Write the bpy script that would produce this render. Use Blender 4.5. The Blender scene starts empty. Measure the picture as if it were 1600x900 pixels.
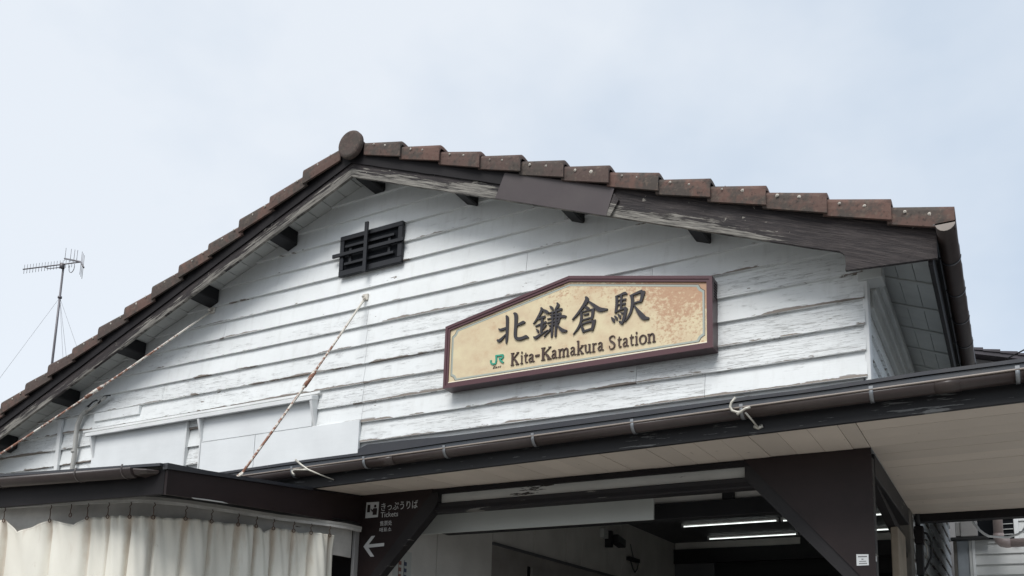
import bpy, bmesh, math, random
from mathutils import Vector, Matrix, noise as mnoise
random.seed(7)
scene = bpy.context.scene
R = math.radians

# ------------------------------------------------------------------ camera
cam_d = bpy.data.cameras.new('camera')
cam = bpy.data.objects.new('camera', cam_d)
scene.collection.objects.link(cam)
cam_d.sensor_width = 36.0
cam_d.lens = 31.70
cam_d.shift_x = 0.0
cam_d.shift_y = 0.2281
cam_d.clip_start = 0.05
cam_d.clip_end = 3000
cam.matrix_world = Matrix(((0.87316809, 0.0605089, 0.48364879, 0.0),
                           (0.48674509, -0.16041482, -0.85868871, 0.0),
                           (0.02562613, 0.98519326, -0.16952151, 1.6),
                           (0, 0, 0, 1)))
scene.camera = cam

# ------------------------------------------------------------------ world / sky
SUN_EL, SUN_AZ = 49.0, 4.0             # high thin cloud, sun high behind the viewer
world = bpy.data.worlds.new('World')
scene.world = world
world.use_nodes = True
wt = world.node_tree
wt.nodes.clear()
def wn(t, **k):
    n = wt.nodes.new(t)
    for a, b in k.items(): setattr(n, a, b)
    return n
w_out = wn('ShaderNodeOutputWorld'); w_bg = wn('ShaderNodeBackground')
w_sky = wn('ShaderNodeTexSky', sky_type='NISHITA')
w_sky.sun_disc = False
w_sky.sun_elevation = R(SUN_EL); w_sky.sun_rotation = R(180 + SUN_AZ)
w_sky.dust_density = 2.5; w_sky.air_density = 1.0
w_tc = wn('ShaderNodeTexCoord'); w_map = wn('ShaderNodeMapping')
w_map.inputs['Location'].default_value = (0.35, 0.1, 0.2)
w_map.inputs['Scale'].default_value = (1.0, 1.0, 1.7)
w_n = wn('ShaderNodeTexNoise'); w_n.inputs['Scale'].default_value = 2.2
w_n.inputs['Detail'].default_value = 5.0; w_n.inputs['Roughness'].default_value = 0.56
w_r = wn('ShaderNodeValToRGB')
w_r.color_ramp.elements[0].position = 0.30; w_r.color_ramp.elements[0].color = (3.22, 3.70, 4.28, 1)
w_r.color_ramp.elements[1].position = 0.68; w_r.color_ramp.elements[1].color = (4.50, 4.74, 5.00, 1)
w_mix = wn('ShaderNodeMixRGB'); w_mix.inputs['Fac'].default_value = 0.86
w_bg.inputs['Strength'].default_value = 0.10
L = wt.links.new
L(w_tc.outputs['Generated'], w_map.inputs['Vector']); L(w_map.outputs['Vector'], w_n.inputs['Vector'])
w_dot = wn('ShaderNodeVectorMath', operation='DOT_PRODUCT'); w_dot.inputs[1].default_value = (-0.42, -0.10, 0.05)   # the veil of cloud is thicker to the left
w_add = wn('ShaderNodeMath', operation='MULTIPLY_ADD'); w_add.inputs[1].default_value = 0.95
w_off = wn('ShaderNodeMath', operation='ADD'); w_off.inputs[1].default_value = -0.065
L(w_tc.outputs['Generated'], w_dot.inputs[0]); L(w_n.outputs['Fac'], w_add.inputs[0]); L(w_dot.outputs['Value'], w_add.inputs[2])
L(w_add.outputs[0], w_off.inputs[0]); L(w_off.outputs[0], w_r.inputs['Fac'])
L(w_sky.outputs['Color'], w_mix.inputs['Color1']); L(w_r.outputs['Color'], w_mix.inputs['Color2'])
L(w_mix.outputs['Color'], w_bg.inputs['Color']); L(w_bg.outputs['Background'], w_out.inputs['Surface'])

# ------------------------------------------------------------------ sun (veiled by cloud)
sun_d = bpy.data.lights.new('sun', 'SUN')
sun = bpy.data.objects.new('sun', sun_d)
scene.collection.objects.link(sun)
sun_d.energy = 1.32; sun_d.angle = R(32); sun_d.color = (1.0, 0.995, 0.985)
az = R(SUN_AZ)
sdir = Vector((math.sin(az) * math.cos(R(SUN_EL)), -math.cos(az) * math.cos(R(SUN_EL)), math.sin(R(SUN_EL))))
sun.rotation_euler = sdir.to_track_quat('Z', 'Y').to_euler()

vs = scene.view_settings
vs.view_transform = 'Standard'
vs.look = 'None'
vs.exposure = 1.0
vs.gamma = 1.0
vs.use_curve_mapping = False
scene.render.engine = 'CYCLES'

# ------------------------------------------------------------------ materials
class NT:
    def __init__(s, name):
        s.m = bpy.data.materials.new(name); s.m.use_nodes = True
        s.t = s.m.node_tree; s.b = s.t.nodes['Principled BSDF']
    def n(s, t, **k):
        x = s.t.nodes.new(t)
        for a, b in k.items(): setattr(x, a, b)
        return x
    def l(s, a, b): s.t.links.new(a, b)
    def pos(s, scale=(1, 1, 1), loc=(0, 0, 0)):
        g = s.n('ShaderNodeNewGeometry'); mp = s.n('ShaderNodeMapping')
        mp.inputs['Scale'].default_value = scale; mp.inputs['Location'].default_value = loc
        s.l(g.outputs['Position'], mp.inputs['Vector']); return mp.outputs['Vector']
    def noise(s, scale, vscale=(1, 1, 1), detail=4, rough=0.55, loc=(0, 0, 0), dist=0.0):
        x = s.n('ShaderNodeTexNoise'); x.inputs['Scale'].default_value = scale
        x.inputs['Detail'].default_value = detail; x.inputs['Roughness'].default_value = rough
        x.inputs['Distortion'].default_value = dist
        s.l(s.pos(vscale, loc), x.inputs['Vector']); return x.outputs['Fac']
    def ramp(s, fac, a, b, ca=(0, 0, 0), cb=(1, 1, 1)):
        x = s.n('ShaderNodeValToRGB'); e = x.color_ramp.elements
        e[0].position = a; e[1].position = b
        e[0].color = (*ca, 1); e[1].color = (*cb, 1)
        s.l(fac, x.inputs['Fac']); return x.outputs['Color']
    def mix(s, fac, a, b, mode='MIX'):
        x = s.n('ShaderNodeMixRGB'); x.blend_type = mode
        for i, v in (('Fac', fac), ('Color1', a), ('Color2', b)):
            if isinstance(v, (int, float)): x.inputs[i].default_value = v
            elif isinstance(v, tuple): x.inputs[i].default_value = (*v, 1)
            else: s.l(v, x.inputs[i])
        return x.outputs['Color']
    def math(s, op, a, b=None, c=None, clamp=False):
        x = s.n('ShaderNodeMath'); x.operation = op; x.use_clamp = clamp
        for i, v in enumerate((a, b, c)):
            if v is None: continue
            if isinstance(v, (int, float)): x.inputs[i].default_value = v
            else: s.l(v, x.inputs[i])
        return x.outputs[0]
    def xyz(s):
        g = s.n('ShaderNodeNewGeometry'); x = s.n('ShaderNodeSeparateXYZ')
        s.l(g.outputs['Position'], x.inputs[0]); return x.outputs
    def rnd(s):
        return s.n('ShaderNodeObjectInfo').outputs['Random']
    def fin(s, col, rough=0.6, bump=None, bs=0.3, bd=0.004, spec=0.5, metal=0.0):
        if isinstance(col, tuple): s.b.inputs['Base Color'].default_value = (*col, 1)
        else: s.l(col, s.b.inputs['Base Color'])
        if isinstance(rough, (int, float)): s.b.inputs['Roughness'].default_value = rough
        else: s.l(rough, s.b.inputs['Roughness'])
        s.b.inputs['Specular IOR Level'].default_value = spec
        s.b.inputs['Metallic'].default_value = metal
        if bump is not None:
            x = s.n('ShaderNodeBump'); x.inputs['Strength'].default_value = bs; x.inputs['Distance'].default_value = bd
            s.l(bump, x.inputs['Height']); s.l(x.outputs['Normal'], s.b.inputs['Normal'])
        return s.m

ROW0, ROWH = 5.298, 0.1845
def mat_clapboard(name, axis='x', wear=0.0):
    t = NT(name)
    grain = t.noise(9, (0.30, 0.30, 9), 6, 0.62, dist=0.25)
    patch = t.noise(1.5, (0.7, 0.7, 2.2), 5, 0.6, loc=(7, 2, 0))
    X, Y, Z = t.xyz()
    # distance above the butt edge of the row (0 at the edge, 1 at the next row up)
    fr = t.math('FRACT', t.math('DIVIDE', t.math('SUBTRACT', Z, ROW0 - 60 * ROWH), ROWH))
    edge = t.math('SUBTRACT', 0.16, fr, clamp=True)
    low = t.math('MINIMUM', t.math('SUBTRACT', 4.95, Z, clamp=True), 1.0)      # lower rows are more weathered
    pm = t.math('SUBTRACT', patch, 0.5)
    # fine wavy hair cracks along the grain
    def cracks(sc, vs_, lc, width):
        n = t.noise(sc, vs_, 3, 0.55, loc=lc, dist=0.35)
        return t.ramp(t.math('ABSOLUTE', t.math('SUBTRACT', n, 0.5)), width * 0.35, width, (1, 1, 1), (0, 0, 0))
    ck = t.math('MAXIMUM', cracks(5.0, (0.30, 0.30, 9.5), (3, 1, 2), 0.011), cracks(9.0, (0.35, 0.35, 7.5), (1, 4, 6), 0.009))
    brk = t.noise(6.0, (1.0, 1.0, 3.0), 4, 0.6, loc=(2, 6, 1))
    ckm = t.ramp(t.math('ADD', t.math('ADD', brk, t.math('MULTIPLY', pm, 0.7)), t.math('ADD', t.math('ADD', t.math('MULTIPLY', low, 0.24), wear * 2), t.math('MULTIPLY', t.math('SUBTRACT', t.rnd(), 0.55), 0.40))), 0.60, 0.72)
    crack = t.math('MULTIPLY', ck, ckm)
    chip_n = t.noise(6.5, (0.8, 0.8, 3.6), 7, 0.66, loc=(1, 5, 9))
    chip = t.ramp(t.math('ADD', t.math('ADD', chip_n, t.math('MULTIPLY', edge, 0.75)), t.math('ADD', t.math('MULTIPLY', pm, 0.45), t.math('ADD', t.math('MULTIPLY', low, 0.035), wear))), 0.735, 0.75)
    dirt = t.noise(1.1, (1, 1, 1.3), 5, 0.65, loc=(0, 0, 4))
    streak = t.noise(7, (2.2, 2.2, 0.35), 4, 0.6, loc=(5, 0, 0))
    base = t.mix(t.ramp(dirt, 0.35, 0.72), (0.78, 0.795, 0.785), (0.69, 0.70, 0.685))
    base = t.mix(t.math('MULTIPLY', t.ramp(streak, 0.52, 0.80), 0.30), base, (0.47, 0.46, 0.43))
    base = t.mix(t.math('MULTIPLY', t.rnd(), 0.12), base, (0.60, 0.60, 0.58))
    fine = t.noise(30, (0.6, 0.6, 2.5), 4, 0.6, loc=(8, 2, 2))
    base = t.mix(t.math('MULTIPLY', t.ramp(fine, 0.58, 0.74), 0.14), base, (0.45, 0.44, 0.41))
    base = t.mix(t.math('MULTIPLY', crack, 0.60), base, (0.24, 0.225, 0.205))
    wood = t.mix(grain, (0.13, 0.105, 0.09), (0.34, 0.30, 0.26))
    # bare splintered wood along the butt edges of the lower boards
    run = t.noise(1.35, (1, 1, 5.4), 4, 0.55, loc=(4, 0, 3)); jag = t.noise(14, (0.6, 0.6, 1.5), 4, 0.6, loc=(0, 7, 1))
    bare = t.ramp(t.math('SUBTRACT', t.math('ADD', t.math('ADD', run, t.math('MULTIPLY', low, 0.19)), t.math('MULTIPLY', t.math('SUBTRACT', jag, 0.5), 0.35)), t.math('MULTIPLY', fr, 1.6)), 0.590, 0.610)
    bare = t.math('MULTIPLY', bare, t.ramp(fr, 0.10, 0.20, (1, 1, 1), (0, 0, 0)))
    chip = t.math('MAXIMUM', chip, bare)
    base = t.mix(chip, base, wood)
    nail = t.n('ShaderNodeTexVoronoi'); nail.inputs['Scale'].default_value = 3.1
    t.l(t.pos((1, 1, 1.75), (0.3, 0, 0)), nail.inputs['Vector'])
    spot = t.ramp(nail.outputs['Distance'], 0.020, 0.030, (1, 1, 1), (0, 0, 0))
    base = t.mix(t.math('MULTIPLY', spot, 0.6), base, (0.14, 0.11, 0.09))
    h = t.math('SUBTRACT', t.math('MULTIPLY', grain, t.math('ADD', 0.15, t.math('MULTIPLY', low, 0.35))), t.math('ADD', t.math('MULTIPLY', crack, 0.6), t.math('MULTIPLY', chip, 0.9)))
    return t.fin(base, 0.62, h, 0.6, 0.004, 0.3)

def mat_paint(name, col, var=0.12, rough=0.55, chips=0.0, chipcol=(0.30, 0.27, 0.22), gscale=(0.5, 0.5, 6), spec=0.4, bs=0.25):
    t = NT(name)
    n1 = t.noise(2.3, (1, 1, 1), 5, 0.6); n2 = t.noise(8, gscale, 5, 0.6)
    c = t.mix(t.ramp(n1, 0.3, 0.75), col, tuple(max(0, v * (1 - var * 2.2)) for v in col))
    c = t.mix(t.math('MULTIPLY', t.ramp(n2, 0.45, 0.8), var), c, tuple(v * 0.55 for v in col))
    if chips > 0:
        cn = t.noise(7, gscale, 6, 0.62, loc=(4, 4, 4)); pn = t.noise(1.7, (1, 1, 1), 3, 0.5, loc=(9, 1, 0))
        m = t.ramp(t.math('ADD', cn, t.math('MULTIPLY', t.math('SUBTRACT', pn, 0.5), 0.5)), 0.74 - chips, 0.76 - chips)
        c = t.mix(m, c, t.mix(n2, tuple(v * 0.6 for v in chipcol), chipcol))
    return t.fin(c, rough, n2, bs, 0.002, spec)

def mat_barge(name):
    """dark brown paint, flaked off along the lower half of the verge board"""
    t = NT(name)
    X, Y, Z = t.xyz()
    ax = t.math('SUBTRACT', X, -5.06)
    sl = t.math('ADD', t.math('MULTIPLY', t.math('MAXIMUM', ax, 0.0), 0.395), t.math('MULTIPLY', t.math('MAXIMUM', t.math('MULTIPLY', ax, -1.0), 0.0), 0.386))
    hgt = t.math('SUBTRACT', t.math('ADD', Z, sl), 6.055)            # height above the lower edge of the board
    gr = t.n('ShaderNodeTexNoise'); gr.inputs['Scale'].default_value = 6; gr.inputs['Detail'].default_value = 7; gr.inputs['Roughness'].default_value = 0.65
    cmb = t.n('ShaderNodeCombineXYZ')
    t.l(t.math('MULTIPLY', X, 0.55), cmb.inputs[0]); t.l(t.math('MULTIPLY', hgt, 8.0), cmb.inputs[1])
    t.l(cmb.outputs[0], gr.inputs['Vector'])
    big = t.noise(1.3, (1, 1, 1), 4, 0.55, loc=(2, 0, 1))
    fl = t.math('ADD', gr.outputs['Fac'], t.math('MULTIPLY', t.math('SUBTRACT', big, 0.5), 0.55))
    fl = t.math('ADD', fl, t.math('MULTIPLY', t.math('SUBTRACT', 0.062, t.math('MAXIMUM', hgt, 0.015)), 2.3))
    leftk = t.math('MULTIPLY', t.math('SUBTRACT', t.math('MULTIPLY', ax, -1.0), 0.0, clamp=True), 0.055)
    end = t.math('ADD', t.math('MULTIPLY', t.math('SUBTRACT', X, -1.75, clamp=True), 0.30), leftk)
    m = t.ramp(t.math('SUBTRACT', fl, end), 0.475, 0.51)
    fg = t.n('ShaderNodeTexNoise'); fg.inputs['Scale'].default_value = 7; fg.inputs['Detail'].default_value = 6; fg.inputs['Roughness'].default_value = 0.7
    cm2 = t.n('ShaderNodeCombineXYZ'); t.l(t.math('MULTIPLY', X, 1.1), cm2.inputs[0]); t.l(t.math('MULTIPLY', hgt, 22.0), cm2.inputs[1]); t.l(cm2.outputs[0], fg.inputs['Vector'])
    fgr = t.ramp(t.math('ADD', t.math('MULTIPLY', gr.outputs['Fac'], 0.4), t.math('MULTIPLY', fg.outputs['Fac'], 0.6)), 0.40, 0.60)
    wood = t.mix(fgr, (0.036, 0.032, 0.029), (0.30, 0.28, 0.245))
    paint = t.mix(t.ramp(big, 0.3, 0.7), (0.024, 0.018, 0.018), (0.014, 0.0115, 0.013))
    paint = t.mix(t.math('MULTIPLY', t.ramp(t.math('ADD', t.math('MULTIPLY', gr.outputs['Fac'], 0.5), t.math('MULTIPLY', fg.outputs['Fac'], 0.5)), 0.46, 0.62), 0.85), paint, (0.074, 0.060, 0.056))
    fk = t.noise(11, (1, 1, 1.6), 5, 0.65, loc=(6, 3, 3))
    paint = t.mix(t.ramp(t.math('ADD', fk, t.math('MULTIPLY', t.math('SUBTRACT', big, 0.5), 0.25)), 0.665, 0.675), paint, (0.24, 0.22, 0.19))
    c = t.mix(m, paint, wood)
    return t.fin(c, 0.6, t.math('SUBTRACT', t.math('ADD', gr.outputs['Fac'], fg.outputs['Fac']), t.math('MULTIPLY', m, 0.4)), 0.8, 0.006, 0.3)

def mat_tile(name):
    t = NT(name)
    n1 = t.noise(11, (1, 1, 1), 6, 0.7); n2 = t.noise(3.0, (1, 1, 1), 4, 0.6, loc=(3, 3, 0)); n3 = t.noise(38, (1, 1, 1), 4, 0.6)
    c = t.mix(t.rnd(), (0.155, 0.092, 0.074), (0.094, 0.071, 0.063))
    c = t.mix(t.ramp(t.math('ADD', n1, t.math('MULTIPLY', t.math('SUBTRACT', n2, 0.5), 1.2)), 0.42, 0.62), c, (0.084, 0.070, 0.061))
    c = t.mix(t.math('MULTIPLY', t.ramp(n3, 0.56, 0.68), 0.55), c, (0.175, 0.135, 0.105))
    c = t.mix(t.math('MULTIPLY', t.ramp(n3, 0.30, 0.42, (1, 1, 1), (0, 0, 0)), 0.6), c, (0.030, 0.025, 0.022))
    X, Y, Z = t.xyz()
    return t.fin(c, 0.85, n1, 0.5, 0.004, 0.2)

def mat_signface(name):
    t = NT(name)
    X, Y, Z = t.xyz()
    n1 = t.noise(7.0, (1, 1, 1.2), 6, 0.62); n2 = t.noise(22, (1, 1, 1.3), 5, 0.65, loc=(1, 2, 3)); n3 = t.noise(2.2, (1, 1, 1), 4, 0.6, loc=(5, 5, 5))
    c = t.mix(t.ramp(n1, 0.36, 0.7), (0.68, 0.58, 0.375), (0.59, 0.455, 0.295))
    right = t.math('MULTIPLY', t.math('SUBTRACT', X, -2.42), 0.85)
    right = t.math('MINIMUM', t.math('MAXIMUM', right, -0.28), 0.25)
    up = t.math('MULTIPLY', t.math('SUBTRACT', Z, 4.36), 0.85)
    left = t.math('MAXIMUM', t.math('MULTIPLY', t.math('SUBTRACT', -3.93, X), 0.9), 0.0)
    f = t.math('ADD', t.math('ADD', t.math('MULTIPLY', t.math('SUBTRACT', n2, 0.5), 0.7), t.math('MULTIPLY', t.math('SUBTRACT', n3, 0.5), 0.5)), t.math('ADD', t.math('ADD', right, left), up))
    f = t.math('ADD', f, 0.44)
    n4 = t.noise(34, (1, 1, 1.2), 5, 0.7, loc=(9, 2, 4))
    f2 = t.math('ADD', f, t.math('MULTIPLY', t.math('SUBTRACT', n4, 0.5), 1.35))
    c = t.mix(t.math('MULTIPLY', t.ramp(f2, 0.44, 0.66), 0.78), c, (0.43, 0.225, 0.13))
    c = t.mix(t.math('MULTIPLY', t.ramp(t.math('ADD', n4, t.math('MULTIPLY', t.math('SUBTRACT', f, 0.5), 0.3)), 0.62, 0.70), 0.30), c, (0.36, 0.16, 0.08))
    low = t.ramp(t.math('ADD', n1, t.math('MULTIPLY', t.math('SUBTRACT', n3, 0.5), 0.7)), 0.58, 0.72)
    c = t.mix(t.math('MULTIPLY', low, 0.35), c, (0.52, 0.32, 0.18))
    return t.fin(c, 0.42, None, spec=0.4)

def mat_rust_rod(name):
    t = NT(name)
    n = t.noise(6.5, (1, 1, 1), 5, 0.7)
    X, Y, Z = t.xyz()
    lowr = t.math('MULTIPLY', t.math('SUBTRACT', 4.45, Z), 0.22)
    n2 = t.noise(26, (1, 1, 1), 4, 0.6)
    m = t.ramp(t.math('ADD', t.math('ADD', n, t.math('MULTIPLY', t.math('SUBTRACT', n2, 0.5), 0.7)), t.math('MINIMUM', t.math('MAXIMUM', lowr, -0.14), 0.06)), 0.48, 0.56)
    c = t.mix(m, (0.62, 0.58, 0.51), t.mix(n2, (0.19, 0.085, 0.055), (0.30, 0.15, 0.10)))
    return t.fin(c, 0.7, n, 0.5, 0.002, 0.3)

def mat_curtain(name):
    t = NT(name)
    X, Y, Z = t.xyz()
    n1 = t.noise(1.8, (1, 1, 0.6), 5, 0.6); n2 = t.noise(9, (1.6, 1.6, 0.22), 5, 0.6, loc=(3, 0, 0)); n3 = t.noise(60, (1, 1, 1), 2, 0.5)
    c = t.mix(t.ramp(n1, 0.35, 0.7), (0.76, 0.73, 0.64), (0.66, 0.62, 0.53))
    rust = t.math('ADD', n2, t.math('MULTIPLY', t.math('SUBTRACT', Z, 2.50), 0.55))
    c = t.mix(t.math('MULTIPLY', t.ramp(rust, 0.60, 0.78), 0.38), c, (0.36, 0.24, 0.15))
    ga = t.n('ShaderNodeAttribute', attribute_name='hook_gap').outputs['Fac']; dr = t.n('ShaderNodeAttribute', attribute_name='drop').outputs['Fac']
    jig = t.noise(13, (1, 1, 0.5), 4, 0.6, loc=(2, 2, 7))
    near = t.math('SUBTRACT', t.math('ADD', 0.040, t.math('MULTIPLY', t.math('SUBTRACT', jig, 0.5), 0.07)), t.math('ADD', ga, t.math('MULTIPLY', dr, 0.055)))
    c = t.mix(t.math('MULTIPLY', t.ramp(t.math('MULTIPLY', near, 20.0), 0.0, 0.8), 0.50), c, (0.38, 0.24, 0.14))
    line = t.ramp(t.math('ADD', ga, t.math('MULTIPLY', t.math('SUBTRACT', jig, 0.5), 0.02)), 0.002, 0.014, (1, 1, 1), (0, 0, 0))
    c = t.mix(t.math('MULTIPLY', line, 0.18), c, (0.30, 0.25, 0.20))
    sp = t.noise(5, (1, 1, 1), 6, 0.7, loc=(8, 8, 1))
    c = t.mix(t.math('MULTIPLY', t.ramp(sp, 0.66, 0.74), 0.4), c, (0.34, 0.27, 0.19))
    return t.fin(c, 0.75, n3, 0.15, 0.001, 0.2)

def mat_soffit(name, axis):
    t = NT(name)
    sc = (3.0, 0.3, 1) if axis == 'y' else (0.3, 3.0, 1)
    n1 = t.noise(1.2, (1, 1, 1), 5, 0.6); n2 = t.noise(7, sc, 6, 0.65); n3 = t.noise(16, (1, 1, 1), 5, 0.65, loc=(4, 1, 0))
    c = t.mix(t.ramp(n1, 0.35, 0.7), (0.68, 0.59, 0.50), (0.60, 0.52, 0.445))
    c = t.mix(t.math('MULTIPLY', t.rnd(), 0.30), c, (0.36, 0.32, 0.28))
    c = t.mix(t.math('MULTIPLY', t.ramp(n2, 0.66, 0.74), 0.6), c, (0.13, 0.10, 0.08))
    c = t.mix(t.math('MULTIPLY', t.ramp(n3, 0.70, 0.74), 0.7), c, (0.12, 0.09, 0.07))
    return t.fin(c, 0.65, n2, 0.35, 0.002, 0.3)

def mat_metal(name, col, rough=0.4, metal=0.0, var=0.15, dirtc=(0.10, 0.085, 0.07)):
    t = NT(name)
    n1 = t.noise(3.2, (1, 1, 1), 5, 0.65); n2 = t.noise(24, (1, 1, 1), 4, 0.6)
    c = t.mix(t.math('MULTIPLY', t.ramp(n1, 0.42, 0.75), var * 2), col, dirtc)
    c = t.mix(t.math('MULTIPLY', t.ramp(n2, 0.55, 0.75), var), c, tuple(min(1, v * 1.8) for v in col))
    return t.fin(c, t.math('ADD', rough - 0.1, t.math('MULTIPLY', n1, 0.2)), n2, 0.12, 0.001, 0.5, metal)

def mat_emit(name, col, st):
    t = NT(name); t.b.inputs['Base Color'].default_value = (0.8, 0.8, 0.8, 1)
    t.b.inputs['Emission Color'].default_value = (*col, 1); t.b.inputs['Emission Strength'].default_value = st
    return t.m

def mat_flat(name, col, rough=0.5, spec=0.4, var=0.05):
    t = NT(name); n = t.noise(6, (1, 1, 1), 4, 0.6)
    c = t.mix(n, tuple(v * (1 - var) for v in col), tuple(min(1, v * (1 + var)) for v in col))
    return t.fin(c, rough, None, spec=spec)

M = {}
M['clap'] = mat_clapboard('white_clapboard_paint')
M['clap_side'] = mat_clapboard('white_clapboard_paint_side', 'y', 0.03)
M['white'] = mat_paint('white_paint', (0.76, 0.765, 0.75), 0.10, 0.6, 0.02, (0.34, 0.30, 0.25))
M['panel'] = mat_paint('smooth_white_board', (0.76, 0.775, 0.77), 0.06, 0.5, 0.0, bs=0.05)
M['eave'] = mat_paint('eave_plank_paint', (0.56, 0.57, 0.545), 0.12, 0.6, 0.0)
M['barge'] = mat_barge('flaking_brown_paint')
M['brown'] = mat_paint('dark_brown_paint', (0.017, 0.0145, 0.0155), 0.25, 0.65, 0.0, (0.22, 0.20, 0.17), spec=0.22)
M['brown_chip'] = mat_paint('chipped_dark_brown_paint', (0.015, 0.012, 0.013), 0.25, 0.6, 0.085, (0.20, 0.19, 0.17))
M['brown_panel'] = mat_paint('smooth_brown_panel', (0.026, 0.0165, 0.016), 0.2, 0.5, 0.0, spec=0.25)
M['fascia'] = mat_paint('weathered_fascia_paint', (0.012, 0.0115, 0.013), 0.25, 0.6, 0.125, (0.15, 0.15, 0.147), (0.6, 0.6, 9))
M['patch'] = mat_metal('brown_sheet_metal', (0.042, 0.029, 0.030), 0.42, 0.0, 0.10)
M['tile'] = mat_tile('clay_roof_tile')
M['lichen'] = mat_flat('pale_sealant', (0.50, 0.46, 0.40), 0.8, 0.2, 0.3)
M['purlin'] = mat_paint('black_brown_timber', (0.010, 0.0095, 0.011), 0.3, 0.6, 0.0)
M['gutter'] = mat_metal('brown_vinyl_gutter', (0.042, 0.030, 0.027), 0.36, 0.0, 0.16)
M['lip'] = mat_flat('lip_highlight_and_cap', (0.24, 0.20, 0.17), 0.4, 0.5, 0.25)  # highlight along the gutter lip put into the colour; also colours an end cap
M['strap'] = mat_metal('galvanised_steel', (0.26, 0.27, 0.28), 0.42, 0.7, 0.25)
M['sheet'] = mat_metal('dark_roof_sheet', (0.035, 0.036, 0.042), 0.38, 0.2, 0.2, (0.06, 0.055, 0.05))
M['drip'] = mat_metal('blue_grey_flashing', (0.055, 0.062, 0.072), 0.4, 0.2, 0.25)
M['roofgrey'] = mat_metal('grey_sheet_roof', (0.27, 0.28, 0.29), 0.45, 0.1, 0.2)
M['soffit_y'] = mat_soffit('beige_soffit_cross', 'y')
M['soffit_x'] = mat_soffit('beige_soffit_long', 'x')
M['signframe'] = mat_paint('maroon_sign_frame', (0.098, 0.042, 0.048), 0.06, 0.38, 0.0, bs=0.05)
M['signbox'] = mat_paint('dark_sign_box', (0.070, 0.042, 0.046), 0.08, 0.4, 0.0, bs=0.05)
M['signface'] = mat_signface('mottled_cream_print')
M['signline'] = mat_flat('grey_green_line', (0.36, 0.39, 0.34), 0.5)
M['signledge'] = mat_flat('ledge_reflection', (0.72, 0.66, 0.52), 0.5)  # pale tone stands for light reflecting off the frame's lower inner edge
M['ink'] = mat_flat('charcoal_letter', (0.030, 0.026, 0.030), 0.42, 0.4, 0.2)
M['inkside'] = mat_flat('brown_letter', (0.060, 0.034, 0.026), 0.45, 0.4, 0.2)
M['green'] = mat_flat('green_logo', (0.035, 0.30, 0.20), 0.4, 0.4, 0.15)
M['black'] = mat_paint('black_ironwork', (0.012, 0.013, 0.017), 0.25, 0.5, 0.0)
M['void'] = mat_flat('dark_opening', (0.008, 0.009, 0.011), 0.8, 0.1)
M['rod'] = mat_rust_rod('rusty_painted_rod')
M['pipe'] = mat_metal('grey_conduit', (0.40, 0.39, 0.36), 0.5, 0.0, 0.2)
M['wire'] = mat_metal('cut_wire', (0.55, 0.52, 0.45), 0.4, 0.2, 0.2)
M['cable'] = mat_flat('black_cable', (0.015, 0.015, 0.016), 0.5)
M['alu'] = mat_metal('weathered_aluminium', (0.17, 0.16, 0.17), 0.5, 0.4, 0.2)
M['curtain'] = mat_curtain('dirty_canvas')
M['rail'] = mat_metal('curtain_rail_steel', (0.62, 0.60, 0.56), 0.45, 0.1, 0.2)
M['railboard'] = mat_paint('pale_rail_board', (0.50, 0.48, 0.44), 0.25, 0.6, 0.0)
M['lintel'] = mat_paint('grey_stained_board', (0.68, 0.65, 0.60), 0.25, 0.6, 0.04, (0.12, 0.08, 0.06))
M['hookiron'] = mat_metal('rusty_hook', (0.10, 0.065, 0.045), 0.6, 0.3, 0.3, (0.16, 0.06, 0.03))
M['print'] = mat_flat('white_print', (0.50, 0.50, 0.49), 0.5, 0.3, 0.12)
M['inwall'] = mat_paint('grey_hall_panel', (0.62, 0.595, 0.55), 0.10, 0.55, 0.0)
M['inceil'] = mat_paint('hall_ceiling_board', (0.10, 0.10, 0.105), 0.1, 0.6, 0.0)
M['peelwhite'] = mat_paint('peeling_white_lintel', (0.56, 0.55, 0.51), 0.12, 0.6, 0.085, (0.05, 0.04, 0.035), (0.8, 0.8, 5))
M['board'] = mat_paint('pale_grey_board', (0.47, 0.48, 0.45), 0.05, 0.5, 0.0, bs=0.05)
M['tube'] = mat_emit('lit_fluorescent_tube', (0.93, 1.0, 0.96), 0.8)
M['reflector'] = mat_flat('white_enamel', (0.6, 0.6, 0.58), 0.4)
M['oldpost'] = mat_paint('stained_old_post', (0.30, 0.25, 0.19), 0.25, 0.65, 0.03, (0.25, 0.10, 0.05), (5, 5, 0.6))
M['greypost'] = mat_paint('grey_weathered_post', (0.17, 0.155, 0.135), 0.3, 0.7, 0.05, (0.32, 0.29, 0.25), (5, 5, 0.6))
M['siding'] = mat_paint('white_vinyl_siding', (0.58, 0.59, 0.575), 0.08, 0.5, 0.0)
M['greymetal'] = mat_metal('blue_grey_trim', (0.30, 0.33, 0.36), 0.45, 0.0, 0.1)
M['pvc'] = mat_metal('pinkish_pvc', (0.44, 0.36, 0.34), 0.4, 0.0, 0.12)
M['box'] = mat_metal('grey_utility_box', (0.30, 0.29, 0.28), 0.5, 0.0, 0.12)
M['stucco'] = mat_paint('grey_stucco', (0.22, 0.215, 0.215), 0.1, 0.8, 0.0, gscale=(1, 1, 1))
M['slate'] = mat_paint('purple_grey_slate', (0.060, 0.052, 0.062), 0.2, 0.6, 0.0)
M['asphalt'] = mat_paint('asphalt', (0.10, 0.10, 0.10), 0.2, 0.9, 0.0, gscale=(5, 5, 5))
M['paving'] = mat_paint('pale_paving', (0.31, 0.30, 0.28), 0.15, 0.8, 0.0, gscale=(3, 3, 3))
M['notice'] = mat_flat('white_notice', (0.66, 0.67, 0.66), 0.4)
M['red'] = mat_flat('red_print', (0.22, 0.10, 0.08), 0.5)
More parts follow.
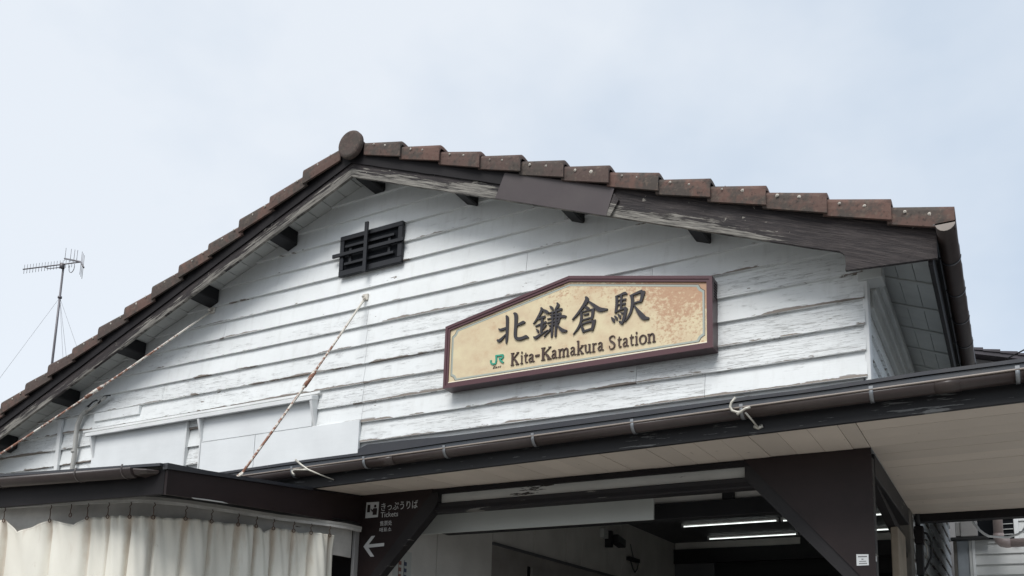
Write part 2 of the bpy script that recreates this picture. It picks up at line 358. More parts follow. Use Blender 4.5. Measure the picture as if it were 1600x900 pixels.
M['blue'] = mat_flat('blue_print', (0.06, 0.07, 0.11), 0.5)

# ------------------------------------------------------------------ object helpers
COL = scene.collection
def link(o, parent=None):
    COL.objects.link(o)
    if parent is not None:
        o.parent = parent
        o.matrix_parent_inverse = Matrix.Translation(-parent.location) if parent.type == 'EMPTY' else Matrix.Identity(4)
    return o
def thing(name, loc, label, cat, group=None):
    o = bpy.data.objects.new(name, None); o.location = loc; o.empty_display_size = 0.2
    COL.objects.link(o); tag(o, label, cat, group); return o
def tag(o, label, cat, group=None, kind=None):
    if label: o['label'] = label
    if cat: o['category'] = cat
    if group: o['group'] = group
    if kind: o['kind'] = kind
    return o
class MB:
    def __init__(s): s.v = []; s.f = []; s.m = []; s.sm = []
    def poly(s, verts, faces, mi=0, smooth=False):
        o = len(s.v); s.v += [tuple(v) for v in verts]
        for f in faces: s.f.append(tuple(i + o for i in f)); s.m.append(mi); s.sm.append(smooth)
    def box(s, x0, x1, y0, y1, z0, z1, mi=0):
        s.poly([(x0, y0, z0), (x1, y0, z0), (x1, y1, z0), (x0, y1, z0), (x0, y0, z1), (x1, y0, z1), (x1, y1, z1), (x0, y1, z1)],
               [(0, 3, 2, 1), (4, 5, 6, 7), (0, 1, 5, 4), (1, 2, 6, 5), (2, 3, 7, 6), (3, 0, 4, 7)], mi)
    def hexa(s, p, mi=0):        # 4 lower + 4 upper corners, ordered like box
        s.poly(p, [(0, 3, 2, 1), (4, 5, 6, 7), (0, 1, 5, 4), (1, 2, 6, 5), (2, 3, 7, 6), (3, 0, 4, 7)], mi)
    def prism_y(s, xz, y0, y1, mi=0):
        n = len(xz); a = sum(xz[i][0] * xz[(i + 1) % n][1] - xz[(i + 1) % n][0] * xz[i][1] for i in range(n))
        if a < 0: xz = xz[::-1]
        v = [(x, y0, z) for x, z in xz] + [(x, y1, z) for x, z in xz]
        s.poly(v, [tuple(range(n)), tuple(range(2 * n - 1, n - 1, -1))] + [(i, i + n, (i + 1) % n + n, (i + 1) % n) for i in range(n)], mi)
    def prism_x(s, yz, x0, x1, mi=0):
        n = len(yz); a = sum(yz[i][0] * yz[(i + 1) % n][1] - yz[(i + 1) % n][0] * yz[i][1] for i in range(n))
        if a < 0: yz = yz[::-1]
        v = [(x1, y, z) for y, z in yz] + [(x0, y, z) for y, z in yz]
        s.poly(v, [tuple(range(n)), tuple(range(2 * n - 1, n - 1, -1))] + [(i, i + n, (i + 1) % n + n, (i + 1) % n) for i in range(n)], mi)
    def tube(s, pts, r, n=8, mi=0, caps=True):
        pts = [Vector(p) for p in pts]; rings = []; o = len(s.v); up = None
        for i, p in enumerate(pts):
            d = (pts[min(i + 1, len(pts) - 1)] - pts[max(i - 1, 0)]).normalized()
            if up is None:
                up = Vector((0, 0, 1)) if abs(d.z) < 0.9 else Vector((1, 0, 0))
            a = (up - d * up.dot(d)).normalized(); b = d.cross(a); up = a
            rr = r[i] if isinstance(r, (list, tuple)) else r
            for k in range(n):
                t = 2 * math.pi * k / n
                s.v.append(tuple(p + a * (math.cos(t) * rr) + b * (math.sin(t) * rr)))
        for i in range(len(pts) - 1):
            for k in range(n):
                s.f.append((o + i * n + k, o + i * n + (k + 1) % n, o + (i + 1) * n + (k + 1) % n, o + (i + 1) * n + k)); s.m.append(mi); s.sm.append(True)
        if caps:
            s.f.append(tuple(o + k for k in range(n - 1, -1, -1))); s.m.append(mi); s.sm.append(False)
            e = o + (len(pts) - 1) * n
            s.f.append(tuple(e + k for k in range(n))); s.m.append(mi); s.sm.append(False)
    def build(s, name, mats, parent=None, bevel=0.0):
        me = bpy.data.meshes.new(name); me.from_pydata(s.v, [], s.f)
        if not isinstance(mats, (list, tuple)): mats = [mats]
        for m in mats: me.materials.append(m)
        me.polygons.foreach_set('material_index', s.m); me.polygons.foreach_set('use_smooth', s.sm)
        bm = bmesh.new(); bm.from_mesh(me)
        if bevel > 0:
            ed = [e for e in bm.edges if len(e.link_faces) == 2 and e.calc_face_angle(0) > 0.6]
            bmesh.ops.bevel(bm, geom=ed, offset=bevel, segments=1, affect='EDGES', profile=0.6)
        ng = [f for f in bm.faces if len(f.verts) > 4]
        if ng: bmesh.ops.triangulate(bm, faces=ng, ngon_method='EAR_CLIP')
        bm.to_mesh(me); bm.free(); me.update()
        o = bpy.data.objects.new(name, me); return link(o, parent)
def B(name, mat, parent, x0, x1, y0, y1, z0, z1, bevel=0.0):
    m = MB(); m.box(x0, x1, y0, y1, z0, z1); return m.build(name, mat, parent, bevel)
def T(name, mat, parent, pts, r, n=8):
    m = MB(); m.tube(pts, r, n); return m.build(name, mat, parent)

def stroke_poly(pts):
    """outline of a brush stroke: pts = (x, z, width)"""
    Lf, Rt = [], []
    for i, (x, z, w) in enumerate(pts):
        a = pts[max(i - 1, 0)]; b = pts[min(i + 1, len(pts) - 1)]
        d = Vector((b[0] - a[0], b[1] - a[1])); d.normalize(); n = Vector((-d.y, d.x)) * (w / 2)
        Lf.append((x + n.x, z + n.y)); Rt.append((x - n.x, z - n.y))
    return Lf, Rt
def smooth_stroke(pts, k=4):
    out = []
    P = [pts[0]] + list(pts) + [pts[-1]]
    for i in range(1, len(P) - 2):
        p0, p1, p2, p3 = P[i - 1], P[i], P[i + 1], P[i + 2]
        for j in range(k):
            t = j / k
            out.append(tuple(0.5 * ((2 * b) + (c - a) * t + (2 * a - 5 * b + 4 * c - d) * t * t + (3 * b - a - 3 * c + d) * t ** 3) for a, b, c, d in zip(p0, p1, p2, p3)))
    out.append(tuple(pts[-1])); return out
def add_stroke(mb, pts, yf, yb, mi=0, sm=True):
    if sm and len(pts) > 2: pts = smooth_stroke(pts)
    Lf, Rt = stroke_poly(pts); n = len(Lf)
    v = [(x, yf, z) for x, z in Lf] + [(x, yf, z) for x, z in Rt] + [(x, yb, z) for x, z in Lf] + [(x, yb, z) for x, z in Rt]
    f = []
    for i in range(n - 1):
        f.append((i, n + i, n + i + 1, i + 1))
        f.append((i, i + 1, 2 * n + i + 1, 2 * n + i)); f.append((n + i, 3 * n + i, 3 * n + i + 1, n + i + 1))
    f.append((0, 2 * n, 3 * n, n)); f.append((n - 1, 2 * n - 1, 4 * n - 1, 3 * n - 1))
    mb.poly(v, f, mi)
def text_obj(name, body, mat, parent, x, y, z, size, extrude=0.0, width=None, shear=0.0):
    cu = bpy.data.curves.new(name + '_curve', 'FONT'); cu.body = body; cu.size = size; cu.extrude = extrude; cu.shear = shear
    cu.resolution_u = 3
    tmp = bpy.data.objects.new(name + '_tmp', cu); COL.objects.link(tmp)
    dg = bpy.context.evaluated_depsgraph_get(); me = bpy.data.meshes.new_from_object(tmp.evaluated_get(dg))
    bpy.data.objects.remove(tmp)
    xs = [v.co.x for v in me.vertices]; sx = (width / (max(xs) - min(xs))) if width else 1.0; x0 = min(xs)
    for v in me.vertices:
        v.co = Vector((x + (v.co.x - x0) * sx, y - v.co.z, z + v.co.y))
    me.materials.clear(); me.materials.append(mat); me.name = name
    return link(bpy.data.objects.new(name, me), parent)

# ================================================================== SETTING
WY = 6.20                       # plane of the gable wall
XR, SL, SR, ZB = -5.06, 0.386, 0.395, 6.055      # ridge x, roof slopes left / right, lower edge of verge boards at the ridge
XL_END, XR_END = -12.6, -0.31
def drop(x): return SL * (XR - x) if x < XR else SR * (x - XR)
def roof(x, off): return ZB + off - drop(x)       # off = height above the lower edge of the verge boards
XC = -0.78                      # right corner of the gable wall
def zF(x): return 3.157 + 0.0155 * (x - 0.1)      # lower front edge of the canopy (it falls towards the left)

def sheet(name, mat, x0, x1, y0, y1, z):
    m = MB(); m.poly([(x0, y0, z), (x1, y0, z), (x1, y1, z), (x0, y1, z)], [(0, 1, 2, 3)])
    o = m.build(name, mat); o['kind'] = 'structure'; return o
sheet('ground', M['asphalt'], -900, 900, -900, 900, 0.0)
sheet('forecourt_pavement', M['paving'], -14, 7, -3.5, 16, 0.012)

# ================================================================== STATION BUILDING
bld = thing('station_building', (-5.06, 6.2, 0), 'old wooden station building with white clapboard gable and brown tiled roof', 'building')

# ---- gable wall and its clapboards
m = MB()
m.prism_y([(XL_END + 0.4, 3.16), (XC - 0.03, 3.16), (XC - 0.03, roof(XC, 0.19)), (XR, roof(XR, 0.19)), (XL_END + 0.4, roof(XL_END + 0.4, 0.19))], WY, WY + 0.14)
wall = m.build('gable_wall', M['white'], bld)
OFFS = 0.185                    # underside of the eave lining above the verge edge
def xs_at(z, off=OFFS - 0.004):
    d = ZB + off - z
    return XR - d / SL, min(XC, XR + d / SR)
def clap(x0, x1, zb, zt, seed, x0t=None, x1t=None, sag=0.0):
    """one lapped board: thick butt edge below, thin top tucked behind the board above"""
    x0t = x0 if x0t is None else x0t; x1t = x1 if x1t is None else x1t
    n = max(2, int((x1 - x0) / 0.16)); mb = MB(); v = []
    for i in range(n + 1):
        t = i / n; xb = x0 + (x1 - x0) * t; xt = x0t + (x1t - x0t) * t
        w = mnoise.noise((xb * 1.4, seed * 3.7, 0)) * 0.0035 + mnoise.noise((xb * 6.0, seed * 1.3, 5)) * 0.0016
        o = mnoise.noise((xb * 0.9, seed * 2.1, 9)) * 0.003
        zz = zb + w + sag * t
        v += [(xb, WY - 0.038 + o, zz), (xb, WY - 0.006, zz - 0.001), (xt, WY - 0.006, zt + 0.016), (xt, WY - 0.009, zt + 0.016)]
    f = []
    for i in range(n):
        a, b = i * 4, i * 4 + 4
        f += [(a, b, b + 3, a + 3), (a + 1, b + 1, b, a), (a + 3, b + 3, b + 2, a + 2), (a + 2, b + 2, b + 1, a + 1)]
    f += [(0, 3, 2, 1), (n * 4, n * 4 + 1, n * 4 + 2, n * 4 + 3)]
    mb.poly(v, f); return mb.build('clapboard', M['clap'], wall)
joints = {-1: [], 0: [-3.05], 1: [], 2: [-6.9, -3.4], 3: [-5.055], 4: [-5.056, -2.3], 5: [-7.75, -5.053], 6: [-5.057], 7: [-5.06], 8: [-5.058, -2.425], 9: [-1.893], -2: [], -3: [], -4: []}
for k in range(-4, 10):
    zb = ROW0 - ROWH * k; zt = zb + ROWH
    a, b = xs_at(zb); at, bt = xs_at(zt + 0.016)
    if bt < at + 0.05: at = bt = XR
    a = max(a, XL_END + 0.45)
    at = max(at, a)
    cuts = [a] + [j for j in sorted(joints.get(k, [])) if a < j < b] + [b]
    for i in range(len(cuts) - 1):
        x0, x1 = cuts[i], cuts[i + 1]
        clap(x0 + (0.0015 if i else 0), x1 - (0.0015 if i < len(cuts) - 2 else 0), zb + random.uniform(-.002, .002), zt, k * 7 + i + 31,
             at if i == 0 else None, min(bt, x1) if i == len(cuts) - 2 else None)
# old corner batten on the left and the small repair board beside it
m = MB(); m.hexa([(-9.42, 6.135, 3.62), (-9.36, 6.135, 3.62), (-9.36, 6.17, 3.62), (-9.42, 6.17, 3.62), (-9.435, 6.135, 4.36), (-9.375, 6.135, 4.36), (-9.375, 6.17, 4.36), (-9.435, 6.17, 4.36)])
m.build('corner_batten', M['white'], bld, 0.004)
B('repair_board', M['clap'], bld, -8.82, -8.08, 6.150, 6.176, 4.268, 4.36)
# right corner board + frieze block
B('corner_board', M['white'], bld, XC - 0.012, XC + 0.022, WY - 0.022, WY + 0.10, 3.16, 4.32, 0.004)
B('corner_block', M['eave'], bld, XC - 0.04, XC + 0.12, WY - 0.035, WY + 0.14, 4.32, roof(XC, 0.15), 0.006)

# ---- covered windows: two hoods with brackets and flat boards
m = MB(); m.prism_x([(6.075, 4.077), (6.075, 4.118), (6.17, 4.150), (6.17, 4.098)], -8.84, -5.58)
hood = m.build('window_hood', M['white'], bld, 0.004)
B('hood_cap', M['white'], hood, -8.98, -5.55, 6.140, 6.168, 4.152, 4.178, 0.004)
for x in (-8.76, -7.08, -5.60):
    m = MB(); m.prism_x([(6.08, 4.078), (6.167, 4.097), (6.167, 3.84), (6.150, 3.84)], x - 0.014, x + 0.014); m.build('hood_bracket', M['white'], hood)
B('cover_panel', M['panel'], bld, -8.79, -7.31, 6.148, 6.170, 3.50, 4.092, 0.002)
B('cover_panel', M['panel'], bld, -7.075, -5.63, 6.148, 6.170, 3.848, 4.092, 0.002)
B('cover_panel', M['panel'], bld, -7.075, -6.338, 6.144, 6.170, 3.50, 3.841, 0.002)
B('cover_panel', M['panel'], bld, -6.332, -5.062, 6.144, 6.170, 3.50, 3.841, 0.002)
for x in (-7.31, -7.092): B('cover_stop', M['white'], bld, x, x + 0.016, 6.135, 6.176, 3.50, 4.092)
m = MB(); m.prism_y([(-5.05, 3.50), (-5.05, 3.565), (-4.95, 3.598), (-4.5, 3.592), (-4.1, 3.58), (-3.4, 3.58), (-2.6, 3.585), (-1.2, 3.59), (-0.9, 3.60), (-0.76, 3.60), (-0.76, 3.5)], 6.135, 6.168)
m.build('wall_flashing', M['sheet'], bld)

# ---- eave lining: narrow planks between the wall and the verge boards
m = MB()
for (xa, xb) in ((XL_END, XR), (XR, XR_END)):
    m.hexa([(xa, 5.865, roof(xa, .205)), (xb, 5.865, roof(xb, .205)), (xb, 15.0, roof(xb, .205)), (xa, 15.0, roof(xa, .205)),
            (xa, 5.865, roof(xa, .330)), (xb, 5.865, roof(xb, .330)), (xb, 15.0, roof(xb, .330)), (xa, 15.0, roof(xa, .330))])
deck = m.build('roof_deck', M['purlin'], bld)
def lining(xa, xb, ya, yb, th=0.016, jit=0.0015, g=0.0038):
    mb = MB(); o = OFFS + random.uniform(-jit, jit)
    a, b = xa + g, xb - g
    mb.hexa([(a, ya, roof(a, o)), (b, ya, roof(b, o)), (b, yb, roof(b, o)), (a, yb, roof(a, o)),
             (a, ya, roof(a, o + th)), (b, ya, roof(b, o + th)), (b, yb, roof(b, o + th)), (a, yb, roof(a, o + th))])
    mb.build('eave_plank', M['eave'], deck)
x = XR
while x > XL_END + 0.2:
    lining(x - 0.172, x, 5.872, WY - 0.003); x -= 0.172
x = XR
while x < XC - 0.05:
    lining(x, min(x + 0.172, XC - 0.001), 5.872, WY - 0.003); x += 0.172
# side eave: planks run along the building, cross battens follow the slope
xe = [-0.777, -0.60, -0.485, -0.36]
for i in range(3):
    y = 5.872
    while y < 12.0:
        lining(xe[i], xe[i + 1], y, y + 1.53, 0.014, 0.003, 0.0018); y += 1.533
for k in range(12):
    y = 6.08 + 0.512 * k; mb = MB(); o = OFFS - 0.013
    a, b = -0.70, -0.362
    mb.hexa([(a, y, roof(a, o)), (b, y, roof(b, o)), (b, y + .05, roof(b, o)), (a, y + .05, roof(a, o)),
             (a, y, roof(a, o + .011)), (b, y, roof(b, o + .011)), (b, y + .05, roof(b, o + .011)), (a, y + .05, roof(a, o + .011))])
    mb.build('eave_batten', M['eave'], deck)
# cornice under the side eave
for (xa, xb, za, zb2) in ((-0.78, -0.745, 4.18, 4.30), (-0.78, -0.722, 4.302, 4.40), (-0.78, -0.692, 4.402, 4.475)):
    B('cornice_moulding', M['eave'], bld, xa, xb, WY + 0.142, 14.0, za, zb2, 0.004)

# ---- purlins
for px in (-4.985, -6.041, -7.084, -8.143, -9.192, -10.27, -3.951, -2.93, -1.89):
    w = 0.062; mb = MB(); o0, o1 = 0.036, 0.184
    a, b = px - w, px + w
    zm0 = min(roof(a, o0), roof(b, o0))
    za0, zb0 = roof(a, o0), roof(b, o0)
    if abs(px - XR) < 0.12: za0 = zb0 = zm0
    mb.hexa([(a, 5.871, za0), (b, 5.871, zb0), (b, 6.172, zb0), (a, 6.172, za0),
             (a, 5.871, roof(a, o1)), (b, 5.871, roof(b, o1)), (b, 6.172, roof(b, o1)), (a, 6.172, roof(a, o1))])
    mb.build('purlin_end', M['purlin'], bld, 0.012)

# ---- verge boards (lower weathered board, upper trim) and their repair plate
def strip(xa, xb, o0, o1, y0, y1, n=30):
    mb = MB(); v = []
    for i in range(n + 1):
        x = xa + (xb - xa) * i / n
        e = mnoise.noise((x * 5, o0 * 10, 2)) * 0.004 + mnoise.noise((x * 17, o0 * 10, 7)) * 0.003
        v += [(x, y0, roof(x, o0) + e), (x, y1, roof(x, o0) + e), (x, y1, roof(x, o1)), (x, y0, roof(x, o1))]
    f = []
    for i in range(n):
        a, b = 4 * i, 4 * i + 4
        f += [(a, b, b + 3, a + 3), (a + 1, b + 1, b, a), (a + 2, b + 2, b + 1, a + 1), (a + 3, b + 3, b + 2, a + 2)]
    f += [(0, 3, 2, 1), (4 * n, 4 * n + 1, 4 * n + 2, 4 * n + 3)]
    mb.poly(v, f); return mb
bl = strip(XL_END, XR - 0.001, 0.0, 0.30, 5.84, 5.868, 60).build('verge_board', M['barge'], bld)
strip(XL_END, XR - 0.001, 0.128, 0.29, 5.826, 5.8385, 60).build('verge_trim', M['brown'], bl)
br = strip(XR + 0.001, -0.875, 0.0, 0.30, 5.84, 5.868, 50).build('verge_board', M['barge'], bld)
strip(XR + 0.001, -2.6, 0.128, 0.29, 5.826, 5.8385, 40).build('verge_trim', M['brown'], br)
m = MB()
xe_ = -0.8745
m.prism_y([(xe_, roof(xe_, 0.30)), (xe_, roof(xe_, 0.0)), (-0.862, 4.390), (-0.850, 4.378), (-0.843, 4.350), (-0.842, 4.300), (-0.846, 4.264), (-0.60, 4.250), (-0.302, 4.234), (-0.300, roof(-0.30, 0.30))], 5.838, 5.868)
m.build('verge_end', M['barge'], br)
m = MB(); m.prism_y([(-3.427, 5.640), (-3.512, 5.437), (-2.985, 5.226), (-2.531, 5.045), (-2.462, 5.262)], 5.816, 5.824)
m.build('metal_patch', M['patch'], br)
m = MB(); m.prism_y([(-2.468, 5.215), (-2.531, 5.047), (-2.500, 5.036), (-2.43, 5.15)], 5.818, 5.839); m.build('patch_edge', M['barge'], br)
# side fascia under the tile edge
B('side_fascia', M['brown'], bld, -0.358, -0.330, 5.869, 14.5, 4.205, roof(-0.34, 0.30), 0.003)

# ---- tiles
m = MB(); v = []; f = []
for (xa, xb) in ((XL_END - .05, XR), (XR, -0.19)):
    nx, ny = (20, 60); o = len(m.v); vv = []
    for i in range(nx + 1):
        x = xa + (xb - xa) * i / nx
        for j in range(ny + 1):
            y = 5.99 + 9.1 * j / ny
            vv.append((x, y, roof(x, 0.345) + 0.022 * math.cos(j * math.pi)))
    m.poly(vv, [(i * (ny + 1) + j, (i + 1) * (ny + 1) + j, (i + 1) * (ny + 1) + j + 1, i * (ny + 1) + j + 1) for i in range(nx) for j in range(ny)])
cover = m.build('roof_covering', M['tile'], bld)
PROF = [(5.806, -0.002), (5.788, 0.0), (5.784, 0.050), (5.785, 0.100), (5.791, 0.119), (5.804, 0.131), (5.826, 0.137), (5.86, 0.139), (5.905, 0.134), (5.945, 0.118), (5.99, 0.110), (5.99, 0.09)]
TOFF = 0.226
def verge_tile(xu, xl, seed):
    """half-round verge tile from its upper end xu to its lower, lapping end xl"""
    rr = random.Random(seed); mb = MB(); n = len(PROF); cols = 5; v = []
    up, lo = (-0.014, -0.014), (0.026, 0.018)
    ext = 0.03 if xl > xu else -0.03
    dzs, dys = rr.uniform(-.006, .006), rr.uniform(-.006, .006); tlt = rr.uniform(-.008, .008)
    for c in range(cols + 1):
        t = c / cols; x = (xu - ext) + (xl - xu + ext) * t
        k = up[0] + (lo[0] - up[0]) * t; q = up[1] + (lo[1] - up[1]) * t
        for (y, nn) in PROF:
            v.append((x, y - q * (1 if y < 5.9 else -0.2) + dys, roof(x, TOFF + nn + k * (0.35 + nn * 5)) + dzs + tlt * (t - .5)))
    # rim thickness at the lapping end
    for (y, nn) in PROF:
        yy = y + 0.016 * (1 if y < 5.87 else -0.3); v.append((xl, yy - lo[1] * (1 if y < 5.9 else -.2) + dys, roof(xl, TOFF + nn * 0.84 - 0.006 + lo[0] * (.35 + nn * 5)) + dzs + tlt * .5))
    fl = []
    flip = xl > xu
    for c in range(cols):
        for i in range(n - 1):
            q = (c * n + i, c * n + i + 1, (c + 1) * n + i + 1, (c + 1) * n + i)
            fl.append(q if not flip else q[::-1])
    e = cols * n; r0 = (cols + 1) * n
    for i in range(n - 1):
        q = (e + i, e + i + 1, r0 + i + 1, r0 + i); fl.append(q if not flip else q[::-1])
    mb.poly(v, [q for q in fl if not any(i % n in (0, 1, 2) for i in q)], 0, True); o_ = len(mb.v)
    mb.poly(v, [q for q in fl if any(i % n in (0, 1, 2) for i in q)], 0, False)
    # two sealed nail heads on the shoulder
    for t in (0.22, 0.58):
        x = xu + (xl - xu) * (t + rr.uniform(-.04, .04)); z = roof(x, TOFF + 0.086 + 0.012 * t + rr.uniform(-.006, .006)); y = 5.779 - 0.010 * t + dys
        s_ = rr.uniform(0.008, 0.014)
        ring = [(x + s_ * math.cos(a) * rr.uniform(.7, 1.3), y + 0.004, z + s_ * math.sin(a) * rr.uniform(.7, 1.2)) for a in [i * math.pi / 3 for i in range(6)]]
        mb.poly(ring + [(x, y - 0.004, z)], [(i, (i + 1) % 6, 6) for i in range(6)], 1)
        zt = roof(x, TOFF + 0.137 + 0.024 * t)
        mb.poly([(x - s_, 5.86, zt), (x + s_, 5.86, zt), (x + s_, 5.88, zt), (x - s_, 5.88, zt), (x, 5.87, zt + 0.015)], [(0, 1, 4), (1, 2, 4), (2, 3, 4), (3, 0, 4)], 0)
    return mb.build('verge_tile', [M['tile'], M['lichen']], cover)
xsR = [-4.87, -4.469, -4.051, -3.65, -3.26, -2.877, -2.492, -2.103, -1.717, -1.331, -0.935, -0.547, -0.19]
for i in range(12): verge_tile(xsR[i], xsR[i + 1], 100 + i)
xsL = [-5.20, -5.587, -5.991, -6.382, -6.787, -7.179, -7.567, -7.963, -8.364, -8.772, -9.154, -9.544, -9.968] + [-9.968 - .395 * k for k in range(1, 7)]
for i in range(len(xsL) - 1): verge_tile(xsL[i], xsL[i + 1], 200 + i)
# ridge: round end disc and the ridge roll behind it
m = MB(); rx, ry, rz = -5.028, 5.75, 6.318; n = 28
ring = lambda y, r: [(rx + r * math.cos(2 * math.pi * k / n), y, rz + r * math.sin(2 * math.pi * k / n)) for k in range(n)]
prof = [(5.742, 0.001), (5.738, 0.060), (5.738, 0.112), (5.745, 0.126), (5.758, 0.134), (5.785, 0.134), (5.80, 0.118), (5.80, 0.08)]
vv = []
for (y, r) in prof: vv += ring(y, r)
ff = [(i * n + k, i * n + (k + 1) % n, (i + 1) * n + (k + 1) % n, (i + 1) * n + k) for i in range(len(prof) - 1) for k in range(n)]
m.poly(vv, ff, 0, False); m.build('ridge_end_disc', M['tile'], cover)
m = MB(); n2 = 9; vv = []
ys = [5.80, 6.1, 6.4, 6.8, 8, 10, 12, 15.05]
for y in ys:
    for k in range(n2):
        a = math.pi * k / (n2 - 1); vv.append((XR + 0.02 - 0.155 * math.cos(a), y, rz - 0.06 + 0.145 * math.sin(a) - (0.02 if y > 5.9 else 0)))
m.poly(vv, [(i * n2 + k, i * n2 + k + 1, (i + 1) * n2 + k + 1, (i + 1) * n2 + k) for i in range(len(ys) - 1) for k in range(n2 - 1)], 0, True)
m.build('ridge_roll', M['tile'], cover)

# ---- side gutter on the right eave
def half_gutter(mb, p0, p1, r, axis, mi=0, n=10, th=0.004, a0=180, a1=360):
    """open half-round trough between p0 and p1; axis 'x' or 'y'"""
    P = []
    for p in (p0, p1):
        for rad in (r, r - th):
            for k in range(n + 1):
                a = R(a0 + (a1 - a0) * k / n); c, s_ = math.cos(a) * rad, math.sin(a) * rad
                P.append((p[0], p[1] + c, p[2] + s_) if axis == 'x' else (p[0] + c, p[1], p[2] + s_))
    q = n + 1; F = []
    for k in range(n):
        F += [(k, k + 1, 2 * q + k + 1, 2 * q + k), (q + k + 1, q + k, 3 * q + k, 3 * q + k + 1), (k, q + k, q + k + 1, k + 1), (2 * q + k, 2 * q + k + 1, 3 * q + k + 1, 3 * q + k)]
    F += [(0, 2 * q, 3 * q, q), (n, q + n, 3 * q + n, 2 * q + n)]
    mb.poly(P, F, mi, True)
m = MB(); half_gutter(m, (-0.243, 5.73, 4.405), (-0.243, 14.4, 4.36), 0.057, 'y')
m.box(-0.31, -0.185, 5.724, 5.7295, 4.395, 4.405)
m.prism_y([(-0.243 + 0.057 * math.cos(R(a)), 4.405 + 0.057 * math.sin(R(a))) for a in range(180, 361, 20)], 5.724, 5.7295, 1)
sg = m.build('side_gutter', [M['gutter'], M['lip']], bld)
for k in range(11):
    y = 6.22 + 0.55 * k; mb = MB(); zc = 4.405 - 0.0052 * (y - 5.73)
    half_gutter(mb, (-0.243, y, zc), (-0.243, y + 0.022, zc), 0.062, 'y')
    mb.box(-0.333, -0.30, y, y + 0.022, zc - 0.006, zc + 0.002)
    mb.build('gutter_strap', M['sheet'], sg)

# ---- side wall clapboards (right flank) and rear part under the canopy
sw = B('side_wall', M['white'], bld, XC - 0.16, XC - 0.012, WY + 0.142, 14.0, 3.16, 4.43)
def clap_y(y0, y1, zb, zt, seed):
    n = max(2, int((y1 - y0) / 0.25)); mb = MB(); v = []
    for i in range(n + 1):
        y = y0 + (y1 - y0) * i / n; w = mnoise.noise((y * 2, seed * 3.1, 3)) * 0.006
        v += [(XC + 0.016, y, zb + w), (XC - 0.009, y, zb + w), (XC - 0.009, y, zt + .016), (XC - 0.004, y, zt + .016)]
    f = []
    for i in range(n):
        a, b = 4 * i, 4 * i + 4
        f += [(a, a + 3, b + 3, b), (a, b, b + 1, a + 1), (a + 3, a + 2, b + 2, b + 3)]
    f += [(0, 1, 2, 3), (4 * n, 4 * n + 3, 4 * n + 2, 4 * n + 1)]
    mb.poly(v, f); mb.build('clapboard', M['clap_side'], sw)
for k in range(6, 10): clap_y(WY + 0.145, 14.0, ROW0 - ROWH * k, ROW0 - ROWH * (k - 1), 60 + k)
for k in range(10, 28): clap_y(8.66, 14.0, ROW0 - ROWH * k, ROW0 - ROWH * (k - 1), 60 + k)
B('rear_side_wall', M['white'], bld, XC - 0.16, XC - 0.011, 8.66, 14.0, 0, 3.159)

# ---- entrance: posts, header, gussets
B('corner_post', M['brown_chip'], bld, -0.885, XC, WY - 0.002, WY + 0.11, 0, 3.10, 0.006)
B('rear_post', M['greypost'], bld, -0.90, XC + 0.012, 8.40, 8.655, 0, 3.14, 0.008)
B('inner_post', M['oldpost'], bld, -0.835, -0.782, 7.55, 8.10, 0, 2.84, 0.006)
B('side_beam', M['brown_chip'], bld, -0.885, XC + 0.004, WY + 0.112, 8.40, 2.985, 3.138, 0.004)
m = MB(); m.prism_x([(6.32, 3.0), (6.42, 3.0), (8.30, 2.86), (8.38, 2.78), (8.38, 2.70), (8.22, 2.76)], -0.86, -0.80)
m.build('side_brace', M['brown'], bld)
B('header_trim', M['brown'], bld, -5.0, XC - 0.002, WY - 0.035, WY - 0.001, 3.098, 3.140, 0.003)
B('header_board', M['peelwhite'], bld, -4.98, -0.90, WY + 0.012, WY + 0.04, 3.022, 3.14)
B('header_beam', M['brown_chip'], bld, -4.98, -0.90, WY - 0.02, WY + 0.10, 2.945, 3.022, 0.006)
B('header_lath', M['brown'], bld, -4.98, -0.90, WY - 0.03, WY - 0.0205, 2.960, 2.985)
g = MB(); g.prism_y([(-1.615, 3.1425), (XC + 0.003, 3.1425), (XC + 0.003, 2.19), (-0.876, 2.303)], WY - 0.046, WY - 0.036)
gr = g.build('gusset_panel', M['brown_panel'], bld)
g = MB(); g.prism_y([(-1.612, 3.097), (-1.545, 3.097), (-0.80, 2.285), (-0.80, 2.20), (-0.93, 2.245), (-1.612, 3.005)], WY - 0.033, WY + 0.05)
g.build('gusset_brace', M['brown_chip'], gr)
# beam and hanging board inside the opening
B('inner_beam', M['purlin'], bld, -4.70, -0.93, 7.0, 7.12, 2.912, 3.046, 0.004)
B('inner_board', M['inwall'], bld, -4.70, -0.93, 7.03, 7.06, 3.047, 3.20)
for x in (-4.1, -1.965): B('inner_strut', M['purlin'], bld, x - .046, x + .046, 6.985, 7.029, 3.0465, 3.20)
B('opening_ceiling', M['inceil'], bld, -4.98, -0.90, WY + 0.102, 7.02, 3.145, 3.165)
B('hanging_board', M['board'], bld, -4.74, -2.447, 6.60, 6.62, 2.842, 3.06, 0.002)
